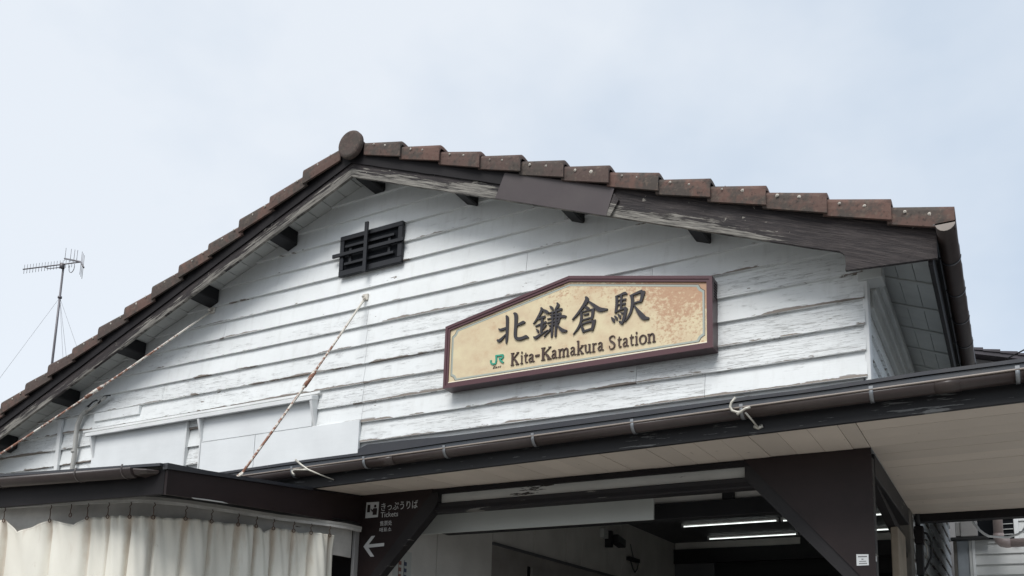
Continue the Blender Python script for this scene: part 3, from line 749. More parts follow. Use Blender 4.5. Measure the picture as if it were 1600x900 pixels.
# hall
hw = B('hall_wall', M['inwall'], bld, -4.90, -4.765, WY + 0.06, 13.8, 0, 3.80)
yy = [6.27, 7.005, 8.03, 8.96, 9.80, 10.25, 11.08, 11.55, 12.3, 13.0, 13.79]
for i in range(len(yy) - 1):
    B('wall_panel', M['inwall'], hw, -4.764, -4.75, yy[i] + 0.006, yy[i + 1] - 0.006, (0.0 if i < 2 else 2.985), 3.775)
M['recess'] = mat_paint('grey_brown_partition', (0.30, 0.275, 0.255), 0.15, 0.55, 0.0)
B('ticket_window_recess', M['recess'], hw, -4.7645, -4.757, 8.04, 13.7, 0.9, 2.975)
B('recess_header', M['inceil'], hw, -4.7645, -4.735, 8.03, 13.7, 2.955, 2.984)
B('recess_jamb', M['recess'], hw, -4.7565, -4.745, 8.9, 9.6, 0.9, 2.82)
B('recess_slot', M['void'], hw, -4.7565, -4.752, 8.82, 8.88, 0.9, 2.82)
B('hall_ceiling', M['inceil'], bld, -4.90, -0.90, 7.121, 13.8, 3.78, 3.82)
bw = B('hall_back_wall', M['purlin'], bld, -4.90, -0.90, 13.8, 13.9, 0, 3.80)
B('back_strip', M['inwall'], bw, -4.74, -0.95, 13.77, 13.799, 3.665, 3.779)
B('back_beam', M['purlin'], bw, -4.74, -0.95, 13.70, 13.799, 3.44, 3.664)
for x in (-2.72,): B('back_strut', M['purlin'], bw, x - .06, x + .06, 13.745, 13.7695, 3.6645, 3.779)
B('back_panel', M['inceil'], bw, -4.74, -4.1, 13.76, 13.799, 0, 3.439)
for (xa, xb) in ((-3.9, -3.2), (-3.1, -2.4), (-2.2, -1.5)): B('back_window', M['void'], bw, xa, xb, 13.78, 13.799, 1.0, 3.2)
B('hall_floor', M['paving'], bld, -4.76, -0.80, WY + 0.06, 13.8, 0.02, 0.06)
B('lower_wall', M['brown'], bld, XL_END + 0.5, -5.02, WY, WY + 0.14, 0, 3.158)
B('loft_floor', M['purlin'], bld, -12.1, -4.91, WY + 0.15, 13.9, 3.17, 3.25)
B('left_end_wall', M['white'], bld, XL_END + 0.5, XL_END + 0.62, WY + 0.145, 14.9, 0, roof(XL_END + .5, .18))
m = MB(); m.prism_y([(XL_END + .65, 3.3), (XC - .17, 3.3), (XC - .17, roof(XC - .17, .18)), (XR, roof(XR, .18)), (XL_END + .65, roof(XL_END + .65, .18))], 14.0, 14.1)
m.build('rear_gable', M['white'], bld)

# ================================================================== ENTRANCE CANOPY
can = thing('entrance_canopy', (-2, 5.85, 0), 'flat brown canopy with beige plank soffit across the station entrance', 'canopy')
X0, X1 = -6.1, 0.95
def quadbox(name, mat, parent, xa, xb, ya, yb, za, zb, h_, bevel=0.0):
    """slab whose underside z is za(x) at ya and zb(x) at yb"""
    mb = MB(); mb.hexa([(xa, ya, za(xa)), (xb, ya, za(xb)), (xb, yb, zb(xb)), (xa, yb, zb(xa)), (xa, ya, za(xa) + h_), (xb, ya, za(xb) + h_), (xb, yb, zb(xb) + h_), (xa, yb, zb(xa) + h_)])
    return mb.build(name, mat, parent, bevel)
sof = quadbox('soffit_backing', M['purlin'], can, X0 + .05, X1, 5.53, WY - 0.002, lambda x: zF(x) + 0.085, lambda x: 3.23, 0.01)
x = -5.0
while x < XC - 0.02:
    w = random.choice((0.165, 0.18, 0.17)); xb = min(x + w, XC)
    dz = random.uniform(-.0015, .0015)
    quadbox('soffit_plank', M['soffit_y'], sof, x + .0016, xb - .0016, 5.525, WY - 0.003, lambda q: zF(q) + 0.006 + dz, lambda q: 3.146 + dz, 0.014); x = xb
y = 5.525; k = 0
while y < 8.73:
    w = 0.212; yb = min(y + w, 8.73); dz = random.uniform(-.0012, .0012)
    zl = lambda t: (lambda q: zF(q) + 0.006 + (3.133 - zF(q) - 0.006) * (t - 5.525) / 3.2 + dz)
    quadbox('soffit_plank', M['soffit_x'], sof, XC + 0.004, X1, y + .0018, yb - .0018, zl(y), zl(yb), 0.014); y = yb
B('rear_beam', M['brown'], can, XC + 0.02, X1, 8.74, 8.86, 3.065, 3.24)
quadbox('fascia', M['fascia'], can, -5.19, X1, 5.495, 5.524, zF, zF, 0.235, 0.002)
quadbox('fascia_end', M['strap'], can, -5.192, -5.188, 5.49, 5.53, lambda x: zF(x) - 0.03, lambda x: zF(x) - 0.03, 0.05)
quadbox('inner_fascia', M['fascia'], can, X0, -5.195, 5.505, 5.524, zF, zF, 0.235)
# roof sheet and drip edge
mb = MB(); seg = [X0, -5.05, -4.4, -3.6, -2.9, -2.1, -1.42, -1.1, -0.9, -0.4, 0.3, X1]; vv = []
for i, xx in enumerate(seg):
    d = 0.004 * math.sin(i * 2.3)
    for (yy_, zo) in ((5.462, 0.214), (5.462, 0.236), (WY - 0.04, 0.385), (WY - 0.04, 0.36)): vv.append((xx, yy_, zF(xx) + zo + d))
ff = []
for i in range(len(seg) - 1):
    a, b = 4 * i, 4 * i + 4
    ff += [(a, b, b + 1, a + 1), (a + 1, b + 1, b + 2, a + 2), (a + 3, b + 3, b, a), (a + 2, b + 2, b + 3, a + 3)]
ff += [(0, 1, 2, 3), (len(vv) - 4, len(vv) - 1, len(vv) - 2, len(vv) - 3)]
mb.poly(vv, ff); mb.build('roof_sheet', M['sheet'], can)
quadbox('roof_sheet_side', M['roofgrey'], can, XC + 0.03, X1, WY - 0.039, 8.95, lambda x: zF(x) + 0.36, lambda x: zF(x) + 0.20, 0.022)
quadbox('drip_edge', M['drip'], can, X0, X1, 5.474, 5.482, lambda x: zF(x) + 0.150, lambda x: zF(x) + 0.150, 0.063)
# gutter
mb = MB(); ng = 12; gxs = [X0, -4.36, -2.9, -1.4, 0.1, X1]
for i in range(len(gxs) - 1):
    xa, xb = gxs[i], gxs[i + 1]
    half_gutter(mb, (xa, 5.424, zF(xa) + 0.137), (xb, 5.424, zF(xb) + 0.137), 0.050, 'x', 0, 12, 0.004, 172, 368)
    mb.tube([(xa, 5.373, zF(xa) + 0.147), (xb, 5.373, zF(xb) + 0.147)], 0.0065, 6, 1, False)
gut = mb.build('gutter', [M['gutter'], M['lip']], can)
for xx in (-4.22, -0.33):
    mb = MB(); half_gutter(mb, (xx, 5.424, zF(xx) + .137), (xx + 0.13, 5.424, zF(xx) + .139), 0.0535, 'x', 0, 12, 0.003, 175, 365); mb.build('gutter_sleeve', M['gutter'], gut)
for xx in (-5.10, -4.362, -3.617, -2.879, -2.140, -1.419, -0.664, 0.078, 0.82):
    mb = MB(); zc = zF(xx) + .137
    half_gutter(mb, (xx - .011, 5.424, zc), (xx + .011, 5.424, zc), 0.0555, 'x', 0, 12, 0.0035, 150, 330)
    mb.box(xx - .011, xx + .011, 5.366, 5.378, zc + 0.012, zc + 0.030)
    mb.build('gutter_strap', M['strap'], gut)

# bent wires left on the gutter
o = MB(); o.tube([(-5.04, 5.345, 3.289), (-4.98, 5.35, 3.243), (-4.91, 5.36, 3.197), (-4.832, 5.40, 3.163), (-4.749, 5.49, 3.128)], [.0085, .0085, .008, .006, .005], 7)
o.tube([(-4.91, 5.36, 3.199), (-4.986, 5.355, 3.203), (-5.048, 5.35, 3.208), (-5.073, 5.35, 3.198), (-5.061, 5.345, 3.179), (-5.036, 5.34, 3.162)], .0085, 7)
tag(o.build('wire_hook', M['wire']), 'bent pale wire hook on the canopy gutter beside the ticket booth', 'hook', 'bent wire hooks on the canopy gutter')
o = MB(); o.tube([(-1.445, 5.345, 3.34), (-1.472, 5.345, 3.31), (-1.48, 5.345, 3.285), (-1.468, 5.345, 3.258), (-1.438, 5.345, 3.244), (-1.404, 5.345, 3.242)], .0085, 7)
o.tube([(-1.437, 5.34, 3.227), (-1.413, 5.34, 3.243), (-1.384, 5.34, 3.26), (-1.354, 5.34, 3.264)], .0085, 7)
o.tube([(-1.389, 5.36, 3.238), (-1.365, 5.42, 3.204), (-1.341, 5.494, 3.165)], .006, 7)
o.tube([(-1.37, 5.493, 3.185), (-1.345, 5.488, 3.170), (-1.318, 5.493, 3.182)], .012, 6)
tag(o.build('wire_hook', M['wire']), 'curled pale wire hook on the canopy gutter below the right end of the station sign', 'hook', 'bent wire hooks on the canopy gutter')

# ================================================================== STATION SIGN
sign = thing('station_sign', (-2.945, 6.1, 3.96), 'peaked maroon-framed cream station sign with black Japanese characters on the clapboard gable', 'sign')
SP = [(-4.101, 3.968), (-1.790, 3.960), (-1.789, 4.505), (-2.943, 4.740), (-4.099, 4.515)]
def inset(poly, d):
    n = len(poly); out = []
    for i in range(n):
        p0, p1, p2 = Vector(poly[i - 1]), Vector(poly[i]), Vector(poly[(i + 1) % n])
        e1 = (p1 - p0).normalized(); e2 = (p2 - p1).normalized()
        n1 = Vector((-e1.y, e1.x)); n2 = Vector((-e2.y, e2.x)); b = (n1 + n2).normalized()
        out.append(tuple(p1 + b * (d / max(0.2, b.dot(n1)))))
    return out
def ring_frame(mb, P, Q, y0, y1, mi=0):
    n = len(P); v = [(x, y0, z) for x, z in P] + [(x, y0, z) for x, z in Q] + [(x, y1, z) for x, z in P] + [(x, y1, z) for x, z in Q]; f = []
    for i in range(n):
        j = (i + 1) % n
        f += [(i, j, n + j, n + i), (i, 2 * n + i, 2 * n + j, j), (n + i, n + j, 3 * n + j, 3 * n + i)]
    mb.poly(v, f, mi)
m = MB(); m.prism_y(SP, 6.060, 6.172); body = m.build('sign_box', M['signbox'], sign)
m = MB(); ring_frame(m, SP, inset(SP, 0.024), 6.038, 6.0595); m.build('sign_frame', M['signframe'], sign)
m = MB(); ring_frame(m, inset(SP, 0.0245), inset(SP, 0.044), 6.044, 6.0595); m.build('inner_frame', M['signframe'], sign)
m = MB(); q = inset(SP, 0.0442); m.prism_y(q, 6.0565, 6.0597); face = m.build('sign_face', M['signface'], sign)
m = MB(); m.hexa([(q[0][0], 6.047, q[0][1] + .0002), (q[1][0], 6.047, q[1][1] + .0002), (q[1][0], 6.056, q[1][1] + .0002), (q[0][0], 6.056, q[0][1] + .0002),
                  (q[0][0], 6.047, q[0][1] + .006), (q[1][0], 6.047, q[1][1] + .006), (q[1][0], 6.056, q[1][1] + .013), (q[0][0], 6.056, q[0][1] + .013)])
m.build('sign_ledge', M['signledge'], sign)
# notched border line printed on the face
def notched(P, d, c):
    I = inset(P, d); n = len(I); out = []
    for i in range(n):
        p0, p1, p2 = Vector(I[i - 1]), Vector(I[i]), Vector(I[(i + 1) % n])
        if i == 3: out.append(tuple(p1)); continue
        a = p1 + (p0 - p1).normalized() * c; b = p1 + (p2 - p1).normalized() * c
        mid = (a + b) / 2 + ((a + b) / 2 - p1).normalized() * (c * 0.18)
        out += [tuple(a), tuple(mid), tuple(b)]
    return out
m = MB(); ring_frame(m, notched(SP, 0.064, 0.045), notched(SP, 0.078, 0.045), 6.0552, 6.0564); m.build('border_line', M['signline'], sign)
m = MB(); ring_frame(m, notched(SP, 0.0605, 0.045), notched(SP, 0.0632, 0.045), 6.0552, 6.0564); m.build('border_hairline', M['ink'], sign)
# ventilation slots on the right flank
for k in range(6):
    z = 4.476 - 0.021 * k; mb = MB()
    mb.hexa([(-1.7895, 6.082, z - .012), (-1.7885, 6.082, z - .012), (-1.7885, 6.152, z - .012), (-1.7895, 6.152, z - .012), (-1.7895, 6.082, z), (-1.7885, 6.082, z), (-1.7885, 6.152, z), (-1.7895, 6.152, z)])
    mb.build('vent_slot', M['void'], body)
STROKES = {'kita':[[(-3.5111,4.5132,0.0121),(-3.5019,4.4956,0.0251),(-3.4989,4.4691,0.0259),(-3.4987,4.3893,0.0243),(-3.5006,4.3102,0.0222),(-3.5029,4.2709,0.0105)],[(-3.58,4.4113,0.0081),(-3.5599,4.3986,0.0194),(-3.5121,4.4036,0.0194)],[(-3.5914,4.3165,0.0121),(-3.57,4.3058,0.0259),(-3.5401,4.3247,0.0202),(-3.5105,4.3515,0.0089)],[(-3.442,4.5207,0.0121),(-3.4189,4.4986,0.0315),(-3.4183,4.4151,0.0275),(-3.4216,4.3365,0.0267),(-3.4121,4.3033,0.0251),(-3.3798,4.2909,0.0267),(-3.3416,4.2947,0.0267),(-3.3206,4.299,0.0267),(-3.2971,4.2873,0.0065)],[(-3.4066,4.4111,0.0137),(-3.3705,4.4206,0.0235),(-3.3493,4.4259,0.0243),(-3.3343,4.4193,0.0146)]],'kama':[[(-3.1916,4.5227,0.0107),(-3.1826,4.4991,0.0255),(-3.2111,4.4506,0.0189),(-3.24,4.4119,0.014),(-3.2588,4.3953,0.0057)],[(-3.1784,4.5024,0.0099),(-3.1528,4.4877,0.0213),(-3.1313,4.4699,0.0246),(-3.1206,4.4561,0.0057)],[(-3.2128,4.4302,0.0107),(-3.1811,4.4353,0.0172),(-3.1496,4.4403,0.0189)],[(-3.239,4.372,0.0099),(-3.1927,4.383,0.0148),(-3.1402,4.3923,0.0164)],[(-3.1768,4.4305,0.0205),(-3.1799,4.3775,0.0222),(-3.1847,4.3112,0.0205)],[(-3.2299,4.3458,0.0082),(-3.216,4.3323,0.0172),(-3.2088,4.3133,0.0099)],[(-3.1439,4.3713,0.0189),(-3.1582,4.352,0.014),(-3.1684,4.336,0.0066)],[(-3.2532,4.2879,0.0066),(-3.2325,4.2758,0.0238),(-3.1906,4.2944,0.0181),(-3.124,4.3225,0.0057)],[(-3.1122,4.5207,0.0066),(-3.0934,4.5014,0.0222),(-3.0822,4.4819,0.009)],[(-3.0482,4.5365,0.0099),(-3.037,4.5138,0.0255),(-3.0544,4.4894,0.0181),(-3.0679,4.4761,0.0074)],[(-3.1228,4.4616,0.009),(-3.0727,4.4651,0.014),(-3.023,4.4738,0.0205),(-3.0003,4.4747,0.014)],[(-3.1055,4.4375,0.0082),(-3.0555,4.4391,0.0123),(-3.0091,4.437,0.0197)],[(-3.0161,4.4352,0.0205),(-3.0249,4.3975,0.0172),(-3.0326,4.3655,0.014)],[(-3.1323,4.4146,0.0099),(-3.0717,4.4157,0.0131),(-2.9971,4.4141,0.0197),(-2.9661,4.4038,0.0197)],[(-3.1336,4.3805,0.009),(-3.0794,4.3855,0.0115),(-3.0235,4.3874,0.014)],[(-3.1163,4.3538,0.009),(-3.0706,4.3604,0.0115),(-3.0313,4.3653,0.014)],[(-3.086,4.4628,0.014),(-3.0841,4.3687,0.0172),(-3.0879,4.2908,0.0197),(-3.0913,4.253,0.0107)],[(-3.0531,4.4635,0.014),(-3.0534,4.3711,0.0181),(-3.055,4.2852,0.0181),(-3.0561,4.2533,0.014)],[(-3.089,4.342,0.0123),(-3.1155,4.3112,0.0131),(-3.1585,4.2693,0.0066)],[(-3.0435,4.3537,0.0082),(-3.0202,4.3222,0.0197),(-2.9909,4.2938,0.0287),(-2.9547,4.2856,0.0115)]],'kura':[[(-2.7991,4.5394,0.0111),(-2.7865,4.5121,0.0341),(-2.8153,4.4674,0.0258),(-2.8643,4.411,0.0184),(-2.9114,4.368,0.0083)],[(-2.7806,4.5053,0.0083),(-2.7389,4.4662,0.0221),(-2.685,4.4164,0.0359),(-2.6496,4.4056,0.0276),(-2.6109,4.4015,0.0111)],[(-2.8084,4.4574,0.0064),(-2.788,4.4471,0.0212),(-2.769,4.4371,0.0166)],[(-2.8394,4.4161,0.0092),(-2.7832,4.4232,0.0111),(-2.7242,4.4245,0.0138)],[(-2.8336,4.4163,0.0193),(-2.8321,4.3748,0.0221),(-2.8383,4.3325,0.0212),(-2.8625,4.289,0.0166),(-2.9027,4.246,0.0064)],[(-2.7331,4.424,0.0258),(-2.7367,4.3836,0.0239),(-2.7451,4.3441,0.0184)],[(-2.8143,4.3924,0.0092),(-2.7685,4.3936,0.012)],[(-2.8228,4.3514,0.0111),(-2.7422,4.3595,0.012)],[(-2.8335,4.3143,0.0101),(-2.782,4.326,0.0129),(-2.7098,4.327,0.0175)],[(-2.7231,4.3285,0.0286),(-2.7316,4.2879,0.0258),(-2.7409,4.2517,0.0184)],[(-2.8312,4.3104,0.0111),(-2.8195,4.2729,0.0239),(-2.8115,4.2478,0.0147)],[(-2.8147,4.257,0.0147),(-2.7456,4.2667,0.0166)]],'eki':[[(-2.5467,4.4968,0.0099),(-2.5376,4.4779,0.0205),(-2.5373,4.4244,0.0205),(-2.5417,4.3871,0.0197),(-2.5473,4.3577,0.0148)],[(-2.5474,4.492,0.009),(-2.5049,4.4991,0.0148),(-2.4702,4.505,0.0222),(-2.4518,4.4957,0.0074)],[(-2.4991,4.4972,0.0164),(-2.4988,4.4362,0.0173),(-2.5023,4.3761,0.0164)],[(-2.5325,4.4586,0.0082),(-2.4969,4.4568,0.0099),(-2.4604,4.4536,0.0173)],[(-2.5323,4.4242,0.0082),(-2.4968,4.4225,0.0099),(-2.4641,4.4183,0.0173)],[(-2.5485,4.3656,0.0107),(-2.5042,4.3783,0.0123),(-2.4659,4.3845,0.0173),(-2.4498,4.3732,0.0107)],[(-2.4613,4.3818,0.0238),(-2.4657,4.3429,0.0238),(-2.4789,4.2962,0.023),(-2.4928,4.2591,0.0107)],[(-2.5199,4.2891,0.0058),(-2.5037,4.2772,0.0189),(-2.4913,4.2626,0.0148)],[(-2.5805,4.3303,0.0074),(-2.5656,4.3097,0.023),(-2.5558,4.2852,0.0099)],[(-2.5549,4.3382,0.0066),(-2.5413,4.3206,0.0189),(-2.5315,4.2999,0.0082)],[(-2.5272,4.3465,0.0066),(-2.5124,4.3287,0.0205),(-2.5038,4.3082,0.0082)],[(-2.5049,4.3557,0.0049),(-2.4906,4.3467,0.0131),(-2.4791,4.351,0.0058)],[(-2.4299,4.4782,0.009),(-2.4108,4.4593,0.0238),(-2.4087,4.4079,0.0247),(-2.4199,4.3497,0.0197),(-2.4426,4.3086,0.0156),(-2.4692,4.2756,0.0058)],[(-2.4204,4.4752,0.014),(-2.3748,4.4865,0.0181),(-2.3295,4.4954,0.023)],[(-2.3182,4.4943,0.0247),(-2.3238,4.4747,0.0329),(-2.3302,4.4496,0.0263),(-2.3414,4.4103,0.0205)],[(-2.3973,4.4088,0.0123),(-2.3671,4.4133,0.0131),(-2.335,4.4148,0.0148)],[(-2.3966,4.3988,0.0066),(-2.3669,4.3475,0.0247),(-2.3293,4.2957,0.0386),(-2.3068,4.276,0.0296),(-2.274,4.2679,0.014)]],'jr':[[(-3.6466,4.1521,0.0154),(-3.6458,4.1304,0.0162),(-3.6277,4.1152,0.0162),(-3.6007,4.116,0.0162),(-3.5952,4.1397,0.0162),(-3.5966,4.1821,0.0162)],[(-3.6041,4.1825,0.0146),(-3.5674,4.1798,0.0154),(-3.5335,4.1798,0.0154)],[(-3.5335,4.1798,0.0154),(-3.5305,4.1635,0.0154),(-3.5396,4.1518,0.0154),(-3.5707,4.1517,0.0146)],[(-3.5657,4.1521,0.0146),(-3.5484,4.1295,0.0169),(-3.526,4.1122,0.0139)]]}
i_ = 0
for name in ('kita', 'kama', 'kura', 'eki'):
    mb = MB()
    for st in STROKES[name]:
        i_ += 1; add_stroke(mb, st, 6.0445 - 0.00035 * (i_ % 9), 6.0563)
    mb.build('kanji_character', M['ink'], sign)
mb = MB()
for st in STROKES['jr']:
    i_ += 1; add_stroke(mb, [(x, z, w * 0.92) for x, z, w in st], 6.0475 - 0.0003 * (i_ % 5), 6.0563, 0, False)
mb.build('logo_letters', M['green'], sign)
text_obj('logo_caption', 'East', M['inkside'], sign, -3.628, 6.0545, 4.077, 0.030, 0.0010, 0.080, 0.3)
# serif lettering, one mesh for each letter: strokes in units of letter width / x-height
XH = 0.069
GL = {
 'K': [[(.20, 1.5, .20), (.20, 0, .20)], [(.0, 1.47, .07), (.42, 1.47, .07)], [(.0, .03, .07), (.42, .03, .07)], [(.92, 1.47, .10), (.28, .72, .09)], [(.70, 1.47, .06), (1.0, 1.47, .06)], [(.40, .84, .10), (.65, .45, .20), (.86, .06, .18)], [(.62, .03, .07), (1.05, .03, .07)]],
 'k': [[(.24, 1.62, .20), (.24, 0, .20)], [(.0, 1.55, .08), (.24, 1.58, .08)], [(.0, .03, .07), (.46, .03, .07)], [(.88, .96, .09), (.32, .46, .09)], [(.62, .97, .06), (1.0, .97, .06)], [(.44, .56, .10), (.70, .25, .20), (.90, .04, .16)], [(.62, .03, .06), (1.05, .03, .06)]],
 'i': [[(.5, 1.0, .34), (.5, 0, .34)], [(.12, .95, .08), (.5, .97, .08)], [(.05, .03, .07), (.95, .03, .07)], [(.5, 1.47, .36), (.5, 1.25, .36)]],
 't': [[(.45, 1.28, .10), (.42, .95, .26), (.42, .25, .26), (.58, .08, .22), (.95, .12, .08)], [(.05, .93, .09), (.95, .96, .09)]],
 'a': [[(.12, .80, .16), (.36, .97, .10), (.62, .88, .20), (.66, .5, .20), (.68, .15, .20), (.98, .05, .10)], [(.66, .60, .09), (.30, .50, .12), (.15, .28, .20), (.32, .06, .14), (.62, .18, .08)]],
 '-': [[(.05, .12, .16), (.95, .14, .16)]],
 'm': [[(.14, 1.0, .12), (.14, 0, .12)], [(.0, .95, .07), (.14, .97, .07)], [(.0, .03, .07), (.28, .03, .07)], [(.14, .72, .05), (.34, .96, .08), (.48, .80, .12), (.49, 0, .12)], [(.36, .03, .07), (.62, .03, .07)], [(.49, .72, .05), (.69, .96, .08), (.84, .80, .12), (.85, 0, .12)], [(.73, .03, .07), (1.0, .03, .07)]],
 'n': [[(.22, 1.0, .18), (.22, 0, .18)], [(.0, .95, .08), (.22, .97, .08)], [(.0, .03, .07), (.44, .03, .07)], [(.22, .72, .07), (.52, .98, .11), (.76, .78, .18), (.78, 0, .18)], [(.58, .03, .07), (1.0, .03, .07)]],
 'u': [[(.22, 1.0, .18), (.22, .35, .18), (.40, .06, .13), (.74, .22, .08)], [(.0, .95, .07), (.22, .97, .07)], [(.76, 1.0, .18), (.76, .12, .18), (1.0, .03, .08)], [(.56, .95, .07), (.76, .97, .07)]],
 'r': [[(.30, 1.0, .26), (.30, 0, .26)], [(.0, .95, .08), (.30, .97, .08)], [(.0, .03, .07), (.66, .03, .07)], [(.30, .70, .08), (.60, .95, .12), (.92, .90, .22)]],
 'S': [[(.86, 1.18, .08), (.80, 1.42, .10), (.48, 1.50, .11), (.16, 1.30, .17), (.24, .98, .19), (.58, .76, .21), (.84, .48, .19), (.74, .12, .15), (.44, .0, .11), (.16, .10, .10), (.10, .40, .08)]],
 'o': [[(.5, 1.0, .11), (.20, .84, .15), (.09, .5, .20), (.20, .16, .15), (.5, .0, .11), (.80, .16, .15), (.91, .5, .20), (.80, .84, .15), (.5, 1.0, .11)]],
}
LATIN = [('K', -3.4586, -3.3845, 4.0772), ('i', -3.3702, -3.3437, 4.0836), ('t', -3.338, -3.3, 4.0832), ('a', -3.2972, -3.2392, 4.0835), ('-', -3.2374, -3.1941, 4.1208), ('K', -3.1818, -3.0934, 4.0767), ('a', -3.0909, -3.0372, 4.0786), ('m', -3.0318, -2.9341, 4.0766), ('a', -2.9287, -2.8763, 4.0745), ('k', -2.871, -2.8135, 4.0755), ('u', -2.8082, -2.7459, 4.0756), ('r', -2.7406, -2.7002, 4.0744), ('a', -2.695, -2.6416, 4.0765), ('S', -2.602, -2.5441, 4.0792), ('t', -2.531, -2.4945, 4.0772), ('a', -2.4893, -2.4375, 4.0768), ('t', -2.4324, -2.3964, 4.0765), ('i', -2.3912, -2.3606, 4.0778), ('o', -2.3555, -2.2945, 4.0771), ('n', -2.2895, -2.2241, 4.0759)]
for (ch, xa, xb, zb_) in LATIN:
    mb = MB(); wd = xb - xa; ws = wd if ch not in 'it' else wd * 0.9
    if ch == '-': zb_ -= 0.0
    for st in GL[ch]:
        i_ += 1
        add_stroke(mb, [(xa + x * wd, (zb_ if ch == '-' else 4.0775) + z * (XH if ch != '-' else 0.03), w * (wd if ch != 'm' else wd) * 1.14 if (abs(st[0][0] - st[-1][0]) < abs(st[0][1] - st[-1][1]) * 0.6) or len(st) > 2 else w * XH * 1.35) for x, z, w in st], 6.0475 - 0.0003 * (i_ % 7), 6.0563, 0, len(st) > 2)
    mb.build('serif_letter', M['inkside'], sign)

# ================================================================== VENT GRILLE
gri = thing('vent_grille', (-5.04, 6.17, 5.26), 'black lattice vent grille under the peak of the white gable', 'grille')
B('opening', M['void'], gri, -5.37, -4.69, 6.1555, 6.1645, 5.28, 5.66)
fy0, fy1 = 6.128, 6.165
B('frame_rail', M['black'], gri, -5.402, -4.672, fy0, fy1, 5.625, 5.672, 0.004)
B('frame_rail', M['black'], gri, -5.402, -4.672, fy0, fy1, 5.268, 5.325, 0.004)
B('frame_stile', M['black'], gri, -5.402, -5.355, fy0 + .001, fy1, 5.3255, 5.6245, 0.004)
B('frame_stile', M['black'], gri, -4.724, -4.672, fy0 + .001, fy1, 5.3255, 5.6245, 0.004)
B('upright_bar', M['black'], gri, -5.085, -5.045, 6.088, 6.108, 5.235, 5.735, 0.003)
B('cross_bar', M['black'], gri, -5.475, -4.645, 6.109, 6.1275, 5.462, 5.498, 0.003)
for z in (5.385, 5.560): B('slim_bar', M['black'], gri, -5.340, -4.765, 6.128, 6.143, z - .013, z + .013, 0.002)
for x in (-5.285, -4.83): B('slim_upright', M['black'], gri, x - .015, x + .015, 6.1435, 6.155, 5.385, 5.565, 0.002)

# ================================================================== STAY RODS
def rod(name, a, b, label, r=0.010):
    t = thing(name, a, label, 'rod', 'rusty stay rods of the ticket booth roof')
    a, b = Vector(a), Vector(b); pts = []
    for i in range(13):
        p = a.lerp(b, i / 12); p.z -= 0.02 * math.sin(math.pi * i / 12); pts.append(p)
    T('rod', M['rod'], t, pts, r, 8)
    d = (b - a).normalized(); u = a.lerp(b, 0.50)
    T('turnbuckle', M['rod'], t, [u - d * .10 + Vector((0, 0, -.02)), u + d * .10 + Vector((0, 0, -.02))], r * 1.75, 8)
    mb = MB(); mb.box(a.x - .03, a.x + .03, WY - .045, WY - .025, a.z - .03, a.z + .03); mb.tube([a + Vector((0, -.03, 0)), a + Vector((0.015, -.06, -.02))], .012, 6); mb.build('wall_eye', M['rod'], t)
    T('lower_loop', M['rod'], t, [b - d * .06, b + Vector((.02, 0, .012)), b + Vector((0, -.015, -.012)), b + Vector((-.03, 0, 0)), b - d * .04], r * .8, 6)
    return t
rod('stay_rod', (-5.086, 6.165, 5.019), (-4.98, 4.711, 3.018), 'rusty rod slanting from the middle of the gable down to the booth roof corner')
rod('stay_rod', (-7.101, 6.165, 5.262), (-8.05, 4.35, 3.14), 'pale rust-flecked rod slanting from the left eave down past the picture edge')

# ================================================================== CONDUIT
t = thing('wall_conduit', (-9.06, 6.13, 3.6), 'grey cable conduit bending up the wall beside the covered window', 'pipe')
T('conduit', M['pipe'], t, [(-9.075, 6.125, 3.55), (-9.07, 6.125, 3.73), (-9.057, 6.125, 3.914), (-9.06, 6.12, 4.134), (-9.055, 6.12, 4.245), (-9.007, 6.12, 4.35), (-8.889, 6.12, 4.439)], .026, 10)
T('bent_cable', M['pipe'], t, [(-8.96, 6.12, 4.39), (-8.85, 6.115, 4.41), (-8.74, 6.11, 4.455), (-8.60, 6.115, 4.515)], .017, 8)
T('loose_wire', M['cable'], t, [(-8.9, 6.11, 4.435), (-8.80, 6.10, 4.478), (-8.76, 6.12, 4.50), (-8.70, 6.10, 4.45), (-8.62, 6.11, 4.525), (-8.55, 6.13, 4.53)], .009, 6)
T('clip', M['pipe'], t, [(-9.068, 6.12, 3.93), (-9.066, 6.12, 3.96)], .031, 10)

# ================================================================== TV ANTENNA on the roof
an = thing('tv_antenna', (-10.41, 6.6, 4.1), 'thin television antenna on a guyed mast above the left roof edge', 'antenna')
T('mast', M['alu'], an, [(-10.41, 6.6, 4.1), (-10.41, 6.6, 5.6), (-10.41, 6.6, 6.625)], [.016, .015, .013], 8)
T('mast_collar', M['alu'], an, [(-10.41, 6.6, 6.20), (-10.41, 6.6, 6.225)], .026, 8)
T('clamp', M['alu'], an, [(-10.41, 6.585, 6.60), (-10.41, 6.585, 6.665)], .030, 8)
bA, bB = Vector((-11.01, 6.44, 6.65)), Vector((-10.11, 6.63, 6.642))
T('boom', M['alu'], an, [bA, bB], .009, 6)
T('boom_stay', M['alu'], an, [bA.lerp(bB, .36), bA.lerp(bB, .45) + Vector((0, 0, -.035)), (-10.42, 6.58, 6.615)], .006, 6)
for i in range(17):
    p = bA.lerp(bB, 0.02 + i * 0.052); hl = 0.062 - 0.0005 * i
    T('director', M['alu'], an, [p + Vector((0, 0, -hl)), p + Vector((0, 0, hl))], .0028, 5)
hub = Vector((-10.10, 6.63, 6.665)); tipa, tipb = Vector((-10.72, 6.80, 6.895)), Vector((-9.84, 6.50, 6.455))
mid = Vector((-10.11, 6.63, 6.645))
T('reflector_arm', M['alu'], an, [tipa, mid], .011, 6); T('reflector_arm', M['alu'], an, [mid, tipb], .011, 6)
